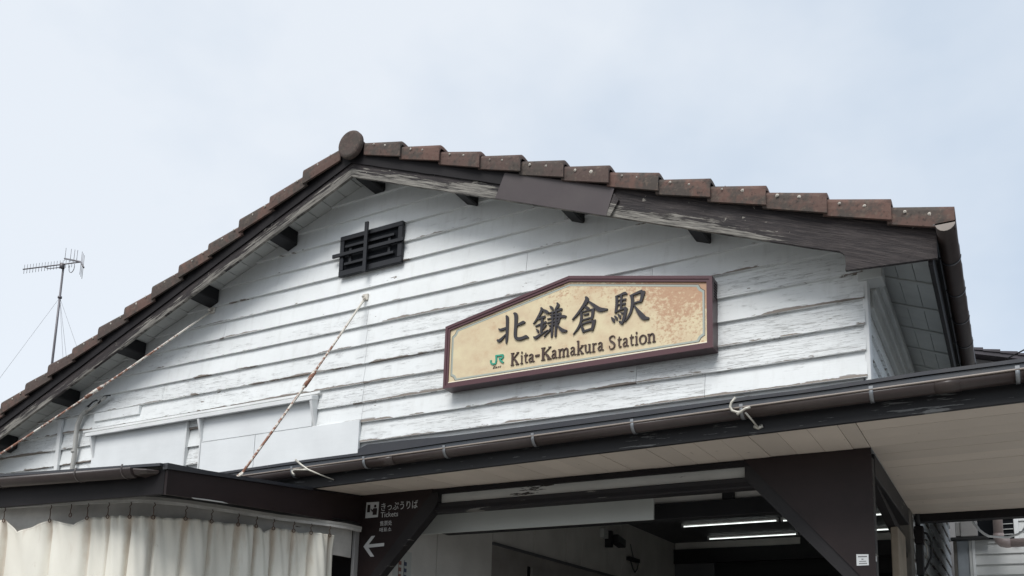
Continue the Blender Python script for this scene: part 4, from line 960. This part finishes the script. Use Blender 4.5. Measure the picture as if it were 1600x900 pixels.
for (a, b, q_) in ((tipa, mid, (0.02, .36, .58, .75)), (mid, tipb, (.15, .5, .85))):
    for s_ in q_:
        p = a.lerp(b, s_); T('reflector_rod', M['alu'], an, [p + Vector((0, 0, -.16 if a is mid else -.03)), p + Vector((0, 0, .15))], .0032, 5)
T('dipole_loop', M['alu'], an, [Vector((-10.25, 6.61, 6.62)) + Vector((.055 * math.cos(R(a)), 0, .07 * math.sin(R(a)) - .03)) for a in range(150, 391, 30)], .0045, 5)
gp = Vector((-10.41, 6.6, 6.21))
for e in ((-11.6, 5.95, 3.9), (-11.35, 7.9, 3.75), (-10.25, 7.6, 4.15), (-9.55, 6.3, 4.45)): T('guy_wire', M['alu'], an, [gp, e], .0018, 4)

# ================================================================== TICKET BOOTH
bo = thing('ticket_booth', (-6.3, 5.2, 0), 'dark brown lean-to booth with gutter and canvas curtain left of the entrance', 'booth')
BX, BL = -4.98, -9.2
m = MB(); m.prism_x([(4.065, 2.755), (4.52, 2.788), (5.46, 2.843), (6.165, 2.858), (6.165, 3.13), (5.51, 3.065), (5.22, 3.036), (4.69, 2.982), (4.065, 2.930)], BX - 0.025, BX)
side = m.build('side_fascia', M['brown_panel'], bo)
m = MB(); m.prism_x([(4.045, 2.926), (5.49, 3.060), (5.49, 3.082), (4.69, 3.006), (4.045, 2.968)], BX - 0.03, BX + 0.016); m.build('edge_flashing', M['sheet'], side)
m = MB(); m.prism_x([(4.30, 2.768), (4.52, 2.784), (4.62, 2.790), (4.56, 2.795), (4.42, 2.786), (4.28, 2.774)], BX - 0.004, BX + 0.003); m.build('peeled_strip', M['pipe'], side)
def zt(x): return 2.968 + (x - BX) * -0.043       # top of the front edge, rising to the left
m = MB(); m.hexa([(BL, 4.06, 2.757 + .0195 * (BX - BL)), (BX - .0255, 4.06, 2.757), (BX - .0255, 4.085, 2.757), (BL, 4.085, 2.757 + .0195 * (BX - BL)),
                  (BL, 4.06, zt(BL) - .03), (BX - .0255, 4.06, zt(BX) - .03), (BX - .0255, 4.085, zt(BX) - .03), (BL, 4.085, zt(BL) - .03)])
m.build('front_fascia', M['brown'], bo, 0.003)
m = MB(); m.hexa([(BL, 3.99, zt(BL) - .02), (BX - .031, 4.02, zt(BX) - .022), (BX - .031, 6.165, 3.13), (BL, 6.165, 3.25), (BL, 3.99, zt(BL)), (BX - .031, 4.02, zt(BX) - .002), (BX - .031, 6.165, 3.15), (BL, 6.165, 3.28)])
m.build('roof_sheet', M['sheet'], bo)
m = MB(); half_gutter(m, (BL, 3.985, zt(BL) - .075), (-5.19, 3.985, 2.928), 0.058, 'x', 0, 12, .004, 172, 368)
m.prism_x([(3.985 + .058 * math.cos(R(a)), 2.928 + .058 * math.sin(R(a))) for a in range(180, 361, 20)], -5.194, -5.19)
gb = m.build('gutter', [M['gutter'], M['lip']], bo)
for xx in (-6.72, -5.78, -5.28, -7.6):
    mb = MB(); zc = 2.928 + (xx + 5.19) / (BL + 5.19) * (zt(BL) - .075 - 2.928)
    half_gutter(mb, (xx - .008, 3.985, zc), (xx + .008, 3.985, zc), .063, 'x', 0, 12, .003, 150, 365); mb.build('gutter_strap', M['gutter'], gb)
m = MB(); m.hexa([(-5.19, 3.955, 2.885), (-5.10, 3.99, 2.895), (-5.05, 4.055, 2.900), (-5.19, 4.055, 2.880), (-5.19, 3.935, 2.928), (-5.08, 3.97, 2.920), (-5.04, 4.055, 2.925), (-5.19, 4.055, 2.940)]); m.build('gutter_end', M['gutter'], gb, 0.008)
B('corner_post', M['box'], bo, -5.03, -5.0, 6.10, 6.165, 0, 2.855, 0.003)
# curtain rail, lintel behind it
RAIL = [(-8.6, 3.80), (-7.9, 3.90), (-7.261, 3.998), (-7.079, 4.069), (-6.881, 4.129), (-6.401, 4.195), (-6.05, 4.259), (-5.866, 4.297), (-5.684, 4.345), (-5.54, 4.432), (-5.411, 4.612), (-5.342, 4.797), (-5.278, 5.004), (-5.192, 5.30), (-5.119, 5.457), (-5.054, 5.592), (-4.969, 5.766), (-4.90, 5.92), (-4.90, 6.06)]
RAIL[0] = (-8.6, 4.02); RAIL[1] = (-7.9, 4.03); RAIL[2] = (-7.261, 4.06); RAIL[3] = (-7.079, 4.09)
RAIL[-2] = (-4.93, 5.90); RAIL[-1] = (-4.925, 6.08)
def smooth2(P, k=6): return [(p[0], p[1]) for p in smooth_stroke([(a, b, 0.0) for a, b in P], k)]
RS = smooth2(RAIL)
acc = [0.0]
for i in range(1, len(RS)): acc.append(acc[-1] + math.dist(RS[i - 1], RS[i]))
def rail_at(s):
    s = min(max(s, 0), acc[-1] - 1e-6)
    for i in range(1, len(acc)):
        if acc[i] >= s:
            t = (s - acc[i - 1]) / max(1e-9, acc[i] - acc[i - 1]); a, b = RS[i - 1], RS[i]
            d = Vector((b[0] - a[0], b[1] - a[1])).normalized()
            return a[0] + (b[0] - a[0]) * t, a[1] + (b[1] - a[1]) * t, d
    return RS[-1][0], RS[-1][1], Vector((0, 1))
def rail_s(x, y): return min((math.dist(RS[i], (x, y)), acc[i]) for i in range(len(RS)))[1]
def wallstrip(name, mat, parent, s0, s1, n, off, z0, z1, th):
    """upright band following the rail; off = distance inwards (to the left of travel)"""
    mb = MB(); v = []
    for i in range(n + 1):
        x, y, d = rail_at(s0 + (s1 - s0) * i / n); nx, ny = -d.y, d.x
        for (o_, z) in ((off, z0), (off + th, z0), (off + th, z1), (off, z1)): v.append((x + nx * o_, y + ny * o_, z))
    f = []
    for i in range(n):
        a, b = 4 * i, 4 * i + 4
        f += [(a, b, b + 3, a + 3), (a + 1, b + 1, b, a), (a + 2, b + 2, b + 1, a + 1), (a + 3, b + 3, b + 2, a + 2)]
    f += [(0, 3, 2, 1), (4 * n, 4 * n + 1, 4 * n + 2, 4 * n + 3)]
    mb.poly(v, f); return mb.build(name, mat, parent)
S1 = acc[-1]
wallstrip('curtain_rail', M['rail'], bo, 0, S1, 90, -0.006, 2.800, 2.822, 0.02)
wallstrip('rail_board', M['railboard'], bo, 0, S1, 90, -0.012, 2.823, 2.845, 0.03)
wallstrip('lintel_board', M['lintel'], bo, 0, S1, 90, 0.095, 2.58, 2.860, 0.02)
m = MB(); v = [(x, y, 2.862) for x, y in RS] + [(BL + .1, 6.15, 2.862)]
n_ = len(v); m.poly(v + [(x, y, 2.875) for x, y, z in v], [tuple(range(n_)), tuple(range(2 * n_ - 1, n_ - 1, -1))]); m.build('booth_ceiling', M['inceil'], bo)
B('booth_counter', M['void'], bo, BL, -5.35, 5.0, 6.16, 0.0, 1.0)
# the canvas curtain on its hooks
HK = [(-7.261, 4.06), (-7.079, 4.09), (-6.881, 4.129), (-6.401, 4.195), (-6.05, 4.259), (-5.866, 4.297), (-5.684, 4.345), (-5.54, 4.432), (-5.411, 4.612), (-5.342, 4.797), (-5.278, 5.004), (-5.229, 5.174), (-5.192, 5.30), (-5.119, 5.457), (-5.054, 5.592), (-4.985, 5.735)]
HZ = [2.71, 2.70, 2.709, 2.690, 2.698, 2.703, 2.699, 2.700, 2.712, 2.718, 2.723, 2.732, 2.734, 2.734, 2.735, 2.730]
DIP = {2: 0.10, 3: 0.055, 11: 0.045, 13: 0.018, 5: .004, 7: .006, 9: .008, 4: .004}
cu = thing('canvas_curtain', (-6, 4.2, 1.0), 'dirty cream canvas curtain hanging in folds around the ticket booth', 'curtain')
hs = [rail_s(*p) for p in HK]
def top_z(s):
    for i in range(len(hs) - 1):
        if hs[i] <= s <= hs[i + 1]:
            t = (s - hs[i]) / (hs[i + 1] - hs[i]); d = DIP.get(i, .003)
            tt = 0.36 if i == 2 else (0.68 if i == 3 else 0.5)
            tri = t / tt if t < tt else (1 - t) / (1 - tt)
            return HZ[i] * (1 - t) + HZ[i + 1] * t - d * tri, t, i
    return (HZ[0], 0, 0) if s < hs[0] else (HZ[-1], 1, len(hs) - 1)
mb = MB(); s0, s1 = hs[0] - 1.0, hs[-1] + 0.05; NS, NZ = 420, 34; v = []
for i in range(NS + 1):
    s = s0 + (s1 - s0) * i / NS; x, y, d = rail_at(s); nx, ny = d.y, -d.x          # outwards
    zt_, t, k = top_z(s)
    for j in range(NZ + 1):
        w = j / NZ; z = zt_ + (0.9 - zt_) * (w ** 1.25)
        # folds: pinned at each hook, slack between, changing towards the hem
        ph = mnoise.noise((k * 7.1, 1.3, 0)) * 2
        sgn = 1 if mnoise.noise((k * 5.7 + .5, 0, 0)) > -0.25 else -0.8
        fold = math.sin(math.pi * t) ** 0.8 * (0.022 + 0.034 * abs(mnoise.noise((k * 3.3 + .4, 2.2, 0)))) * sgn * (1 + 0.5 * w)
        wob = mnoise.noise((s * 5.0, z * 0.4, 3)) * 0.014 + mnoise.noise((s * 2.4, z * 0.4, 8)) * 0.035 + mnoise.noise((s * 11, z * 0.6, 1)) * 0.003
        cre = -0.036 * math.exp(-((t if t < .5 else 1 - t) / 0.08) ** 2) * min(1, w * 8)
        diag = 0.014 * math.sin(14 * (t - 1.1 * w) + k) * math.exp(-w * 4)
        amp = min(1.0, 0.35 + w * 4)
        o_ = fold * (0.5 + 0.5 * amp) + wob * amp + cre + diag * math.sin(math.pi * t)
        lean = 0.05 * w * max(0, (i / NS - 0.93) / 0.07)
        v.append((x + nx * o_ + d.x * lean, y + ny * o_ + d.y * lean, z))
q = NZ + 1
mb.poly(v, [(i * q + j, i * q + j + 1, (i + 1) * q + j + 1, (i + 1) * q + j) for i in range(NS) for j in range(NZ)], 0, True)
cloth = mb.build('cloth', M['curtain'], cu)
ah = cloth.data.attributes.new('hook_gap', 'FLOAT', 'POINT'); ad = cloth.data.attributes.new('drop', 'FLOAT', 'POINT')
for i in range(NS + 1):
    s = s0 + (s1 - s0) * i / NS; g_ = min(abs(s - q_) for q_ in hs); zz = v[i * q][2]
    for j in range(NZ + 1):
        ah.data[i * q + j].value = g_; ad.data[i * q + j].value = zz - v[i * q + j][2]
md = cloth.modifiers.new('thickness', 'SOLIDIFY'); md.thickness = 0.003
mb = MB(); n_ = 0; vv = []
for i in range(0, NS + 1, 2):
    a = Vector(v[i * q]); b = Vector(v[i * q + 1]); vv += [tuple(a + (b - a) * .55 + Vector((0, -.0035, 0))), tuple(a + (b - a) * .63 + Vector((0, -.0035, 0)))]
mb.poly(vv, [(2 * i, 2 * i + 1, 2 * i + 3, 2 * i + 2) for i in range(len(vv) // 2 - 1)]); mb.build('hem_stitch', M['lintel'], cu)
for i, (x, y) in enumerate(HK):
    xx, yy2, d = rail_at(hs[i]); z1 = HZ[i]; mb = MB()
    c = Vector((xx + d.y * .012, yy2 - d.x * .012, 0))
    P = [c + Vector((0, 0, 2.802)), c + Vector((d.x * .008, d.y * .008, 2.785)), c + Vector((-d.x * .006, -d.y * .006, 2.768)), c + Vector((0, 0, 2.75)), c + Vector((0, 0, z1 + .004))]
    mb.tube(P, .0035, 5)
    mb.tube([c + Vector((d.x * .013 * math.cos(a), d.y * .013 * math.cos(a), z1 - .008 + .014 * math.sin(a))) for a in [k * math.pi / 4 for k in range(9)]], .0036, 5)
    mb.build('curtain_hook', M['hookiron'], cu)
# spare hooks left on the rail without cloth
s_ = rail_s(-6.22, 4.224); xx, yy2, d = rail_at(s_); c = Vector((xx + d.y * .012, yy2 - d.x * .012, 0)); mb = MB()
mb.tube([c + Vector((0, 0, 2.802)), c + Vector((.006, 0, 2.78)), c + Vector((-.004, 0, 2.755)), c + Vector((0, 0, 2.735))], .0035, 5)
mb.tube([c + Vector((d.x * .013 * math.cos(a), d.y * .013 * math.cos(a), 2.717 + .015 * math.sin(a))) for a in [k * math.pi / 4 for k in range(9)]], .0036, 5)
mb.build('curtain_hook', M['hookiron'], cu)

# ================================================================== TICKETS SIGN on the left gusset
ts = thing('ticket_sign', (-4.7, 6.16, 2.3), 'dark triangular ticket sign with white arrow between booth and entrance', 'sign')
m = MB(); m.prism_y([(-4.997, 3.143), (-4.245, 3.143), (-4.245, 3.11), (-4.851, 2.428), (-4.997, 2.262)], WY - 0.046, WY - 0.036)
m.build('sign_panel', M['brown_panel'], ts)
m = MB(); m.prism_y([(-4.246, 3.108), (-4.185, 3.108), (-4.185, 3.03), (-4.24, 2.935), (-4.75, 2.415), (-4.95, 2.19), (-4.997, 2.19), (-4.997, 2.258), (-4.85, 2.427)], WY - 0.052, WY + 0.04)
m.build('brace', M['brown_chip'], ts)
py = WY - 0.0475
m = MB(); m.prism_y([(-4.941, 2.935), (-4.804, 2.937), (-4.799, 3.072), (-4.936, 3.075)], py, WY - .0462); ic = m.build('pictogram', M['print'], ts)
m = MB(); y0, y1 = py - .0012, py - .0002
m.prism_y([(-4.925, 2.985), (-4.893, 2.985), (-4.891, 3.052), (-4.923, 3.053)], y0, y1)
m.prism_y([(-4.862, 2.958), (-4.817, 2.958), (-4.815, 3.01), (-4.822, 3.018), (-4.855, 3.018), (-4.868, 3.003), (-4.882, 3.018), (-4.888, 3.012), (-4.870, 2.985), (-4.862, 2.99)], y0, y1)
m.prism_y([(-4.838 + .014 * math.cos(a * math.pi / 5), 3.036 + .014 * math.sin(a * math.pi / 5)) for a in range(10)], y0, y1)
m.build('pictogram_figures', M['brown_panel'], ic)
text_obj('lettering', 'きっぷうりば', M['print'], ts, -4.772, py + .0008, 2.992, 0.082, 0.0004, 0.385)
text_obj('lettering', 'Tickets', M['print'], ts, -4.774, py + .0008, 2.931, 0.066, 0.0004, 0.185)
text_obj('lettering', '售票处', M['print'], ts, -4.777, py + .0008, 2.860, 0.047, 0.0004, 0.128)
text_obj('lettering', '매표소', M['print'], ts, -4.780, py + .0008, 2.806, 0.042, 0.0004, 0.128)
m = MB(); m.prism_y([(-4.945, 2.684), (-4.862, 2.773), (-4.823, 2.773), (-4.890, 2.700), (-4.722, 2.706), (-4.722, 2.678), (-4.890, 2.672), (-4.822, 2.592), (-4.862, 2.592)], py, WY - .0462)
m.build('arrow', M['print'], ts)

# ================================================================== SMALL THINGS AT THE ENTRANCE
nt = thing('notice_plate', (-0.856, 6.15, 2.37), 'small white printed notice on the brown panel at the right of the entrance', 'notice')
m = MB(); m.prism_y([(-.893, 2.366), (-.819, 2.367), (-.819, 2.438), (-.893, 2.441)], WY - .0485, WY - .0463); m.build('plate', M['notice'], nt)
m = MB()
for (z, a, b, h_) in ((2.424, -.882, -.830, .007), (2.407, -.862, -.850, .007), (2.393, -.876, -.838, .005), (2.379, -.878, -.834, .006)):
    x = a
    while x < b:
        m.box(x, x + .0045, WY - .0492, WY - .0486, z - h_ / 2, z + h_ / 2); x += .0062
m.build('print_lines', M['ink'], nt)
st = MB(); st.box(-.800, XC + .004, WY - .0052, WY - .0026, 2.395, 2.430); tag(st.build('paper_sticker', M['notice']), 'tiny pale sticker on the dark corner post beside the small white notice', 'sticker')

def light_fixture(x0, x1, y, label):
    t = thing('ceiling_light', ((x0 + x1) / 2, y, 3.78), label, 'light', 'lit tube lights on the hall ceiling')
    m = MB(); m.prism_x([(y - .018, 3.757), (y + .018, 3.757), (y + .03, 3.779), (y - .03, 3.779)], x0, x1); m.build('reflector', M['reflector'], t)
    T('tube', M['tube'], t, [(x0 + .03, y, 3.738), (x1 - .03, y, 3.744)], .0075, 8)
    for x in (x0 + .015, x1 - .015): B('tube_holder', M['reflector'], t, x - .015, x + .015, y - .015, y + .015, 3.725, 3.7545)
for (y, w) in ((12.06, 'nearer'), (13.27, 'farther')):
    light_fixture(-4.05, -2.71, y, 'left lit tube light in the %s row on the hall ceiling' % w)
    light_fixture(-2.68, -1.34, y, 'right lit tube light in the %s row on the hall ceiling, behind the brown brace' % w)

sp = thing('wall_camera', (-4.7, 11.1, 3.4), 'black camera and pale box on the left wall inside the hall', 'camera')
B('junction_box', M['board'], sp, -4.749, -4.69, 10.80, 10.95, 3.44, 3.56, .004)
B('bracket', M['cable'], sp, -4.749, -4.65, 10.96, 11.02, 3.33, 3.55, .004)
m = MB(); m.hexa([(-4.70, 11.03, 3.40), (-4.58, 11.03, 3.40), (-4.58, 11.30, 3.36), (-4.70, 11.30, 3.36), (-4.70, 11.03, 3.51), (-4.58, 11.03, 3.51), (-4.58, 11.30, 3.47), (-4.70, 11.30, 3.47)]); m.build('camera_body', M['cable'], sp, .01)
hb = thing('wall_bracket', (-4.7, 11.9, 3.15), 'small black bracket with a wire loop on the hall wall beyond the camera', 'bracket')
B('bar', M['cable'], hb, -4.749, -4.69, 11.72, 12.10, 3.255, 3.305)
T('loop', M['cable'], hb, [(-4.70, 11.76, 3.26), (-4.70, 11.84, 3.15), (-4.70, 11.93, 3.10), (-4.70, 12.02, 3.16), (-4.70, 12.06, 3.26)], .009, 6)
T('wire', M['cable'], hb, [(-4.71, 11.9, 3.30), (-4.73, 11.87, 3.42), (-4.74, 11.86, 3.5)], .006, 6)
ps = thing('wall_poster', (-4.745, 6.5, 1.5), 'narrow poster with red and blue columns on the hall wall beside the ticket sign', 'poster')
B('paper', M['board'], ps, -4.7495, -4.747, 6.33, 6.60, 1.6, 2.68)
for (ya, yb, mm) in ((6.41, 6.45, 'red'), (6.49, 6.53, 'blue')):
    m = MB()
    for k in range(16): m.box(-4.7468, -4.746, ya, yb, 1.68 + k * .058, 1.715 + k * .058)
    m.box(-4.7468, -4.746, ya - .004, ya + .004, 1.66, 2.6); m.build('printed_column', M[mm], ps)

# ================================================================== RIGHT: cables, pipes and the annex
cb = thing('cable_box', (-0.74, 8.8, 2.8), 'dark meter box with looping black cables on the rear entrance post', 'box')
B('box_body', M['brown'], cb, -0.765, -0.69, 8.68, 8.80, 2.86, 3.02, .006)
T('riser', M['cable'], cb, [(-0.735, 8.72, 3.24), (-0.735, 8.72, 3.02)], .022, 8)
B('lower_box', M['cable'], cb, -0.762, -0.70, 8.69, 8.78, 2.58, 2.859, .006)
T('cable_loop', M['cable'], cb, [(-0.71, 8.72, 2.97), (-0.665, 8.74, 2.955), (-0.635, 8.76, 2.88), (-0.64, 8.76, 2.75), (-0.68, 8.75, 2.66), (-0.715, 8.74, 2.60), (-0.72, 8.74, 2.2)], .011, 7)
T('thin_wire', M['wire'], cb, [(-0.70, 8.70, 2.90), (-0.67, 8.70, 2.83), (-0.665, 8.71, 2.76), (-0.69, 8.71, 2.73)], .004, 5)
T('downlead', M['cable'], cb, [(-0.73, 8.735, 2.58), (-0.725, 8.735, 0.1)], .026, 8)

ax = thing('annex_building', (1.2, 9.6, 0), 'small white annex with lap siding behind the right end of the canopy', 'building')
B('wall', M['panel'], ax, -0.34, 3.6, 9.62, 13.0, 0, 4.15)
z = 0.05; k = 0
while z < 4.0:
    mb = MB(); a, b = -0.318, 3.6
    mb.hexa([(a, 9.588, z), (b, 9.588, z), (b, 9.619, z), (a, 9.619, z), (a, 9.606, z + .112), (b, 9.606, z + .112), (b, 9.619, z + .112), (a, 9.619, z + .112)])
    mb.build('siding_board', M['siding'], ax); z += 0.1005
B('corner_trim', M['panel'], ax, -0.345, -0.319, 9.575, 9.619, 0, 3.40, .003)
B('corner_trim', M['siding'], ax, -0.372, -0.346, 9.58, 9.62, 0, 3.02, .003)
B('door_panel', M['greymetal'], ax, -0.475, -0.373, 9.60, 9.64, 0, 3.00, .003)
B('corner_trim', M['greypost'], ax, -0.505, -0.476, 9.58, 9.66, 0, 3.02, .003)
B('shelf', M['cable'], ax, -0.52, -0.20, 9.47, 9.574, 2.995, 3.02, .003)
ww = B('window', M['void'], ax, -0.30, 0.015, 9.57, 9.587, 3.0, 3.30)
B('window_frame', M['panel'], ww, 0.0155, 0.055, 9.55, 9.587, 2.96, 3.34, .003)
for z in (3.035, 3.085, 3.135, 3.185): B('louvre_slat', M['siding'], ww, -0.10, 0.010, 9.558, 9.569, z, z + .006)
B('roof', M['slate'], ax, -0.45, 3.9, 9.55, 13.4, 4.15, 4.25)
ub = thing('utility_box', (-0.36, 9.5, 3.0), 'grey utility box on the annex corner just under the canopy beam', 'box')
B('box_body', M['box'], ub, -0.43, -0.285, 9.46, 9.57, 3.021, 3.17, .006)
B('box_flange', M['box'], ub, -0.475, -0.431, 9.48, 9.57, 3.03, 3.165, .004)
pv = thing('drain_pipe', (-0.11, 9.3, 2.9), 'pinkish plastic drain pipe bending right in front of the annex wall', 'pipe')
T('vertical_pipe', M['pvc'], pv, [(-0.110, 9.3, 3.62), (-0.111, 9.3, 3.00)], .040, 14)
T('elbow', M['pvc'], pv, [(-0.111, 9.3, 3.01), (-0.111, 9.3, 2.975), (-0.102, 9.3, 2.945), (-0.082, 9.3, 2.926), (-0.05, 9.3, 2.918), (-0.02, 9.3, 2.918)], .0445, 14)
T('horizontal_pipe', M['pvc'], pv, [(-0.03, 9.3, 2.918), (1.8, 9.3, 2.912)], .040, 14)
wc = MB(); wc.tube([(-0.40, 8.95, 3.15), (-0.33, 8.92, 3.10), (-0.30, 8.9, 3.07), (-0.255, 8.9, 2.99), (-0.215, 8.9, 2.95), (-0.183, 8.9, 2.929), (-0.10, 8.95, 2.924), (-0.034, 8.98, 2.924), (0.04, 8.95, 2.940), (0.08, 8.95, 2.965), (0.12, 8.98, 3.03)], .011, 8)
tag(wc.build('white_cable', M['panel']), 'white sagging cable looped across the pinkish drain pipe', 'cable')

# distant house
hs_ = thing('neighbour_house', (-0.7, 18, 0), 'distant grey house with a dark shingled gable roof beyond the canopy', 'house')
rx0, rz0, rs = -0.72, 7.21, 0.295
def hz(x): return rz0 - rs * abs(x - rx0)
m = MB(); m.prism_y([(-4.0, 0), (3.2, 0), (3.2, hz(3.2) - .1), (rx0, rz0 - .1), (-4.0, hz(-4.0) - .1)], 16.2, 22); m.build('wall', M['stucco'], hs_)
m = MB()
for (a, b) in ((-4.4, rx0), (rx0, 3.6)):
    m.hexa([(a, 15.95, hz(a) - .09), (b, 15.95, hz(b) - .09), (b, 22.3, hz(b) - .09), (a, 22.3, hz(a) - .09), (a, 15.95, hz(a) - .03), (b, 15.95, hz(b) - .03), (b, 22.3, hz(b) - .03), (a, 22.3, hz(a) - .03)])
rf = m.build('roof', M['slate'], hs_)
for sgn in (-1, 1):
    x = rx0
    for k in range(14):
        xn = x + sgn * .2435; a, b = (x, xn) if sgn > 0 else (xn, x)
        m = MB(); lo = 0.028
        za, zb_ = hz(a) + (-.028 if sgn > 0 else 0.01), hz(b) + (0.01 if sgn > 0 else -.028)
        m.hexa([(a, 15.93, za - .0), (b, 15.93, zb_ - .03 if sgn > 0 else zb_), (b, 22.32, zb_ - .03 if sgn > 0 else zb_), (a, 22.32, za), (a, 15.93, za + .03), (b, 15.93, zb_ + .02), (b, 22.32, zb_ + .02), (a, 22.32, za + .03)])
        m.build('shingle_course', M['slate'], rf); x = xn
B('lower_trim', M['slate'], hs_, rx0 - .02, rx0 + .02, 15.94, 16.19, rz0 - .22, rz0 - .1)
ow = MB(); ow.tube([(0.1, 14.6, 6.42), (0.36, 14.5, 6.50), (0.9, 14.2, 6.75), (3.0, 13, 7.6)], .012, 6)
tag(ow.build('overhead_cable', M['cable']), 'thin dark cable crossing the sky at the right edge above the distant roof', 'cable')
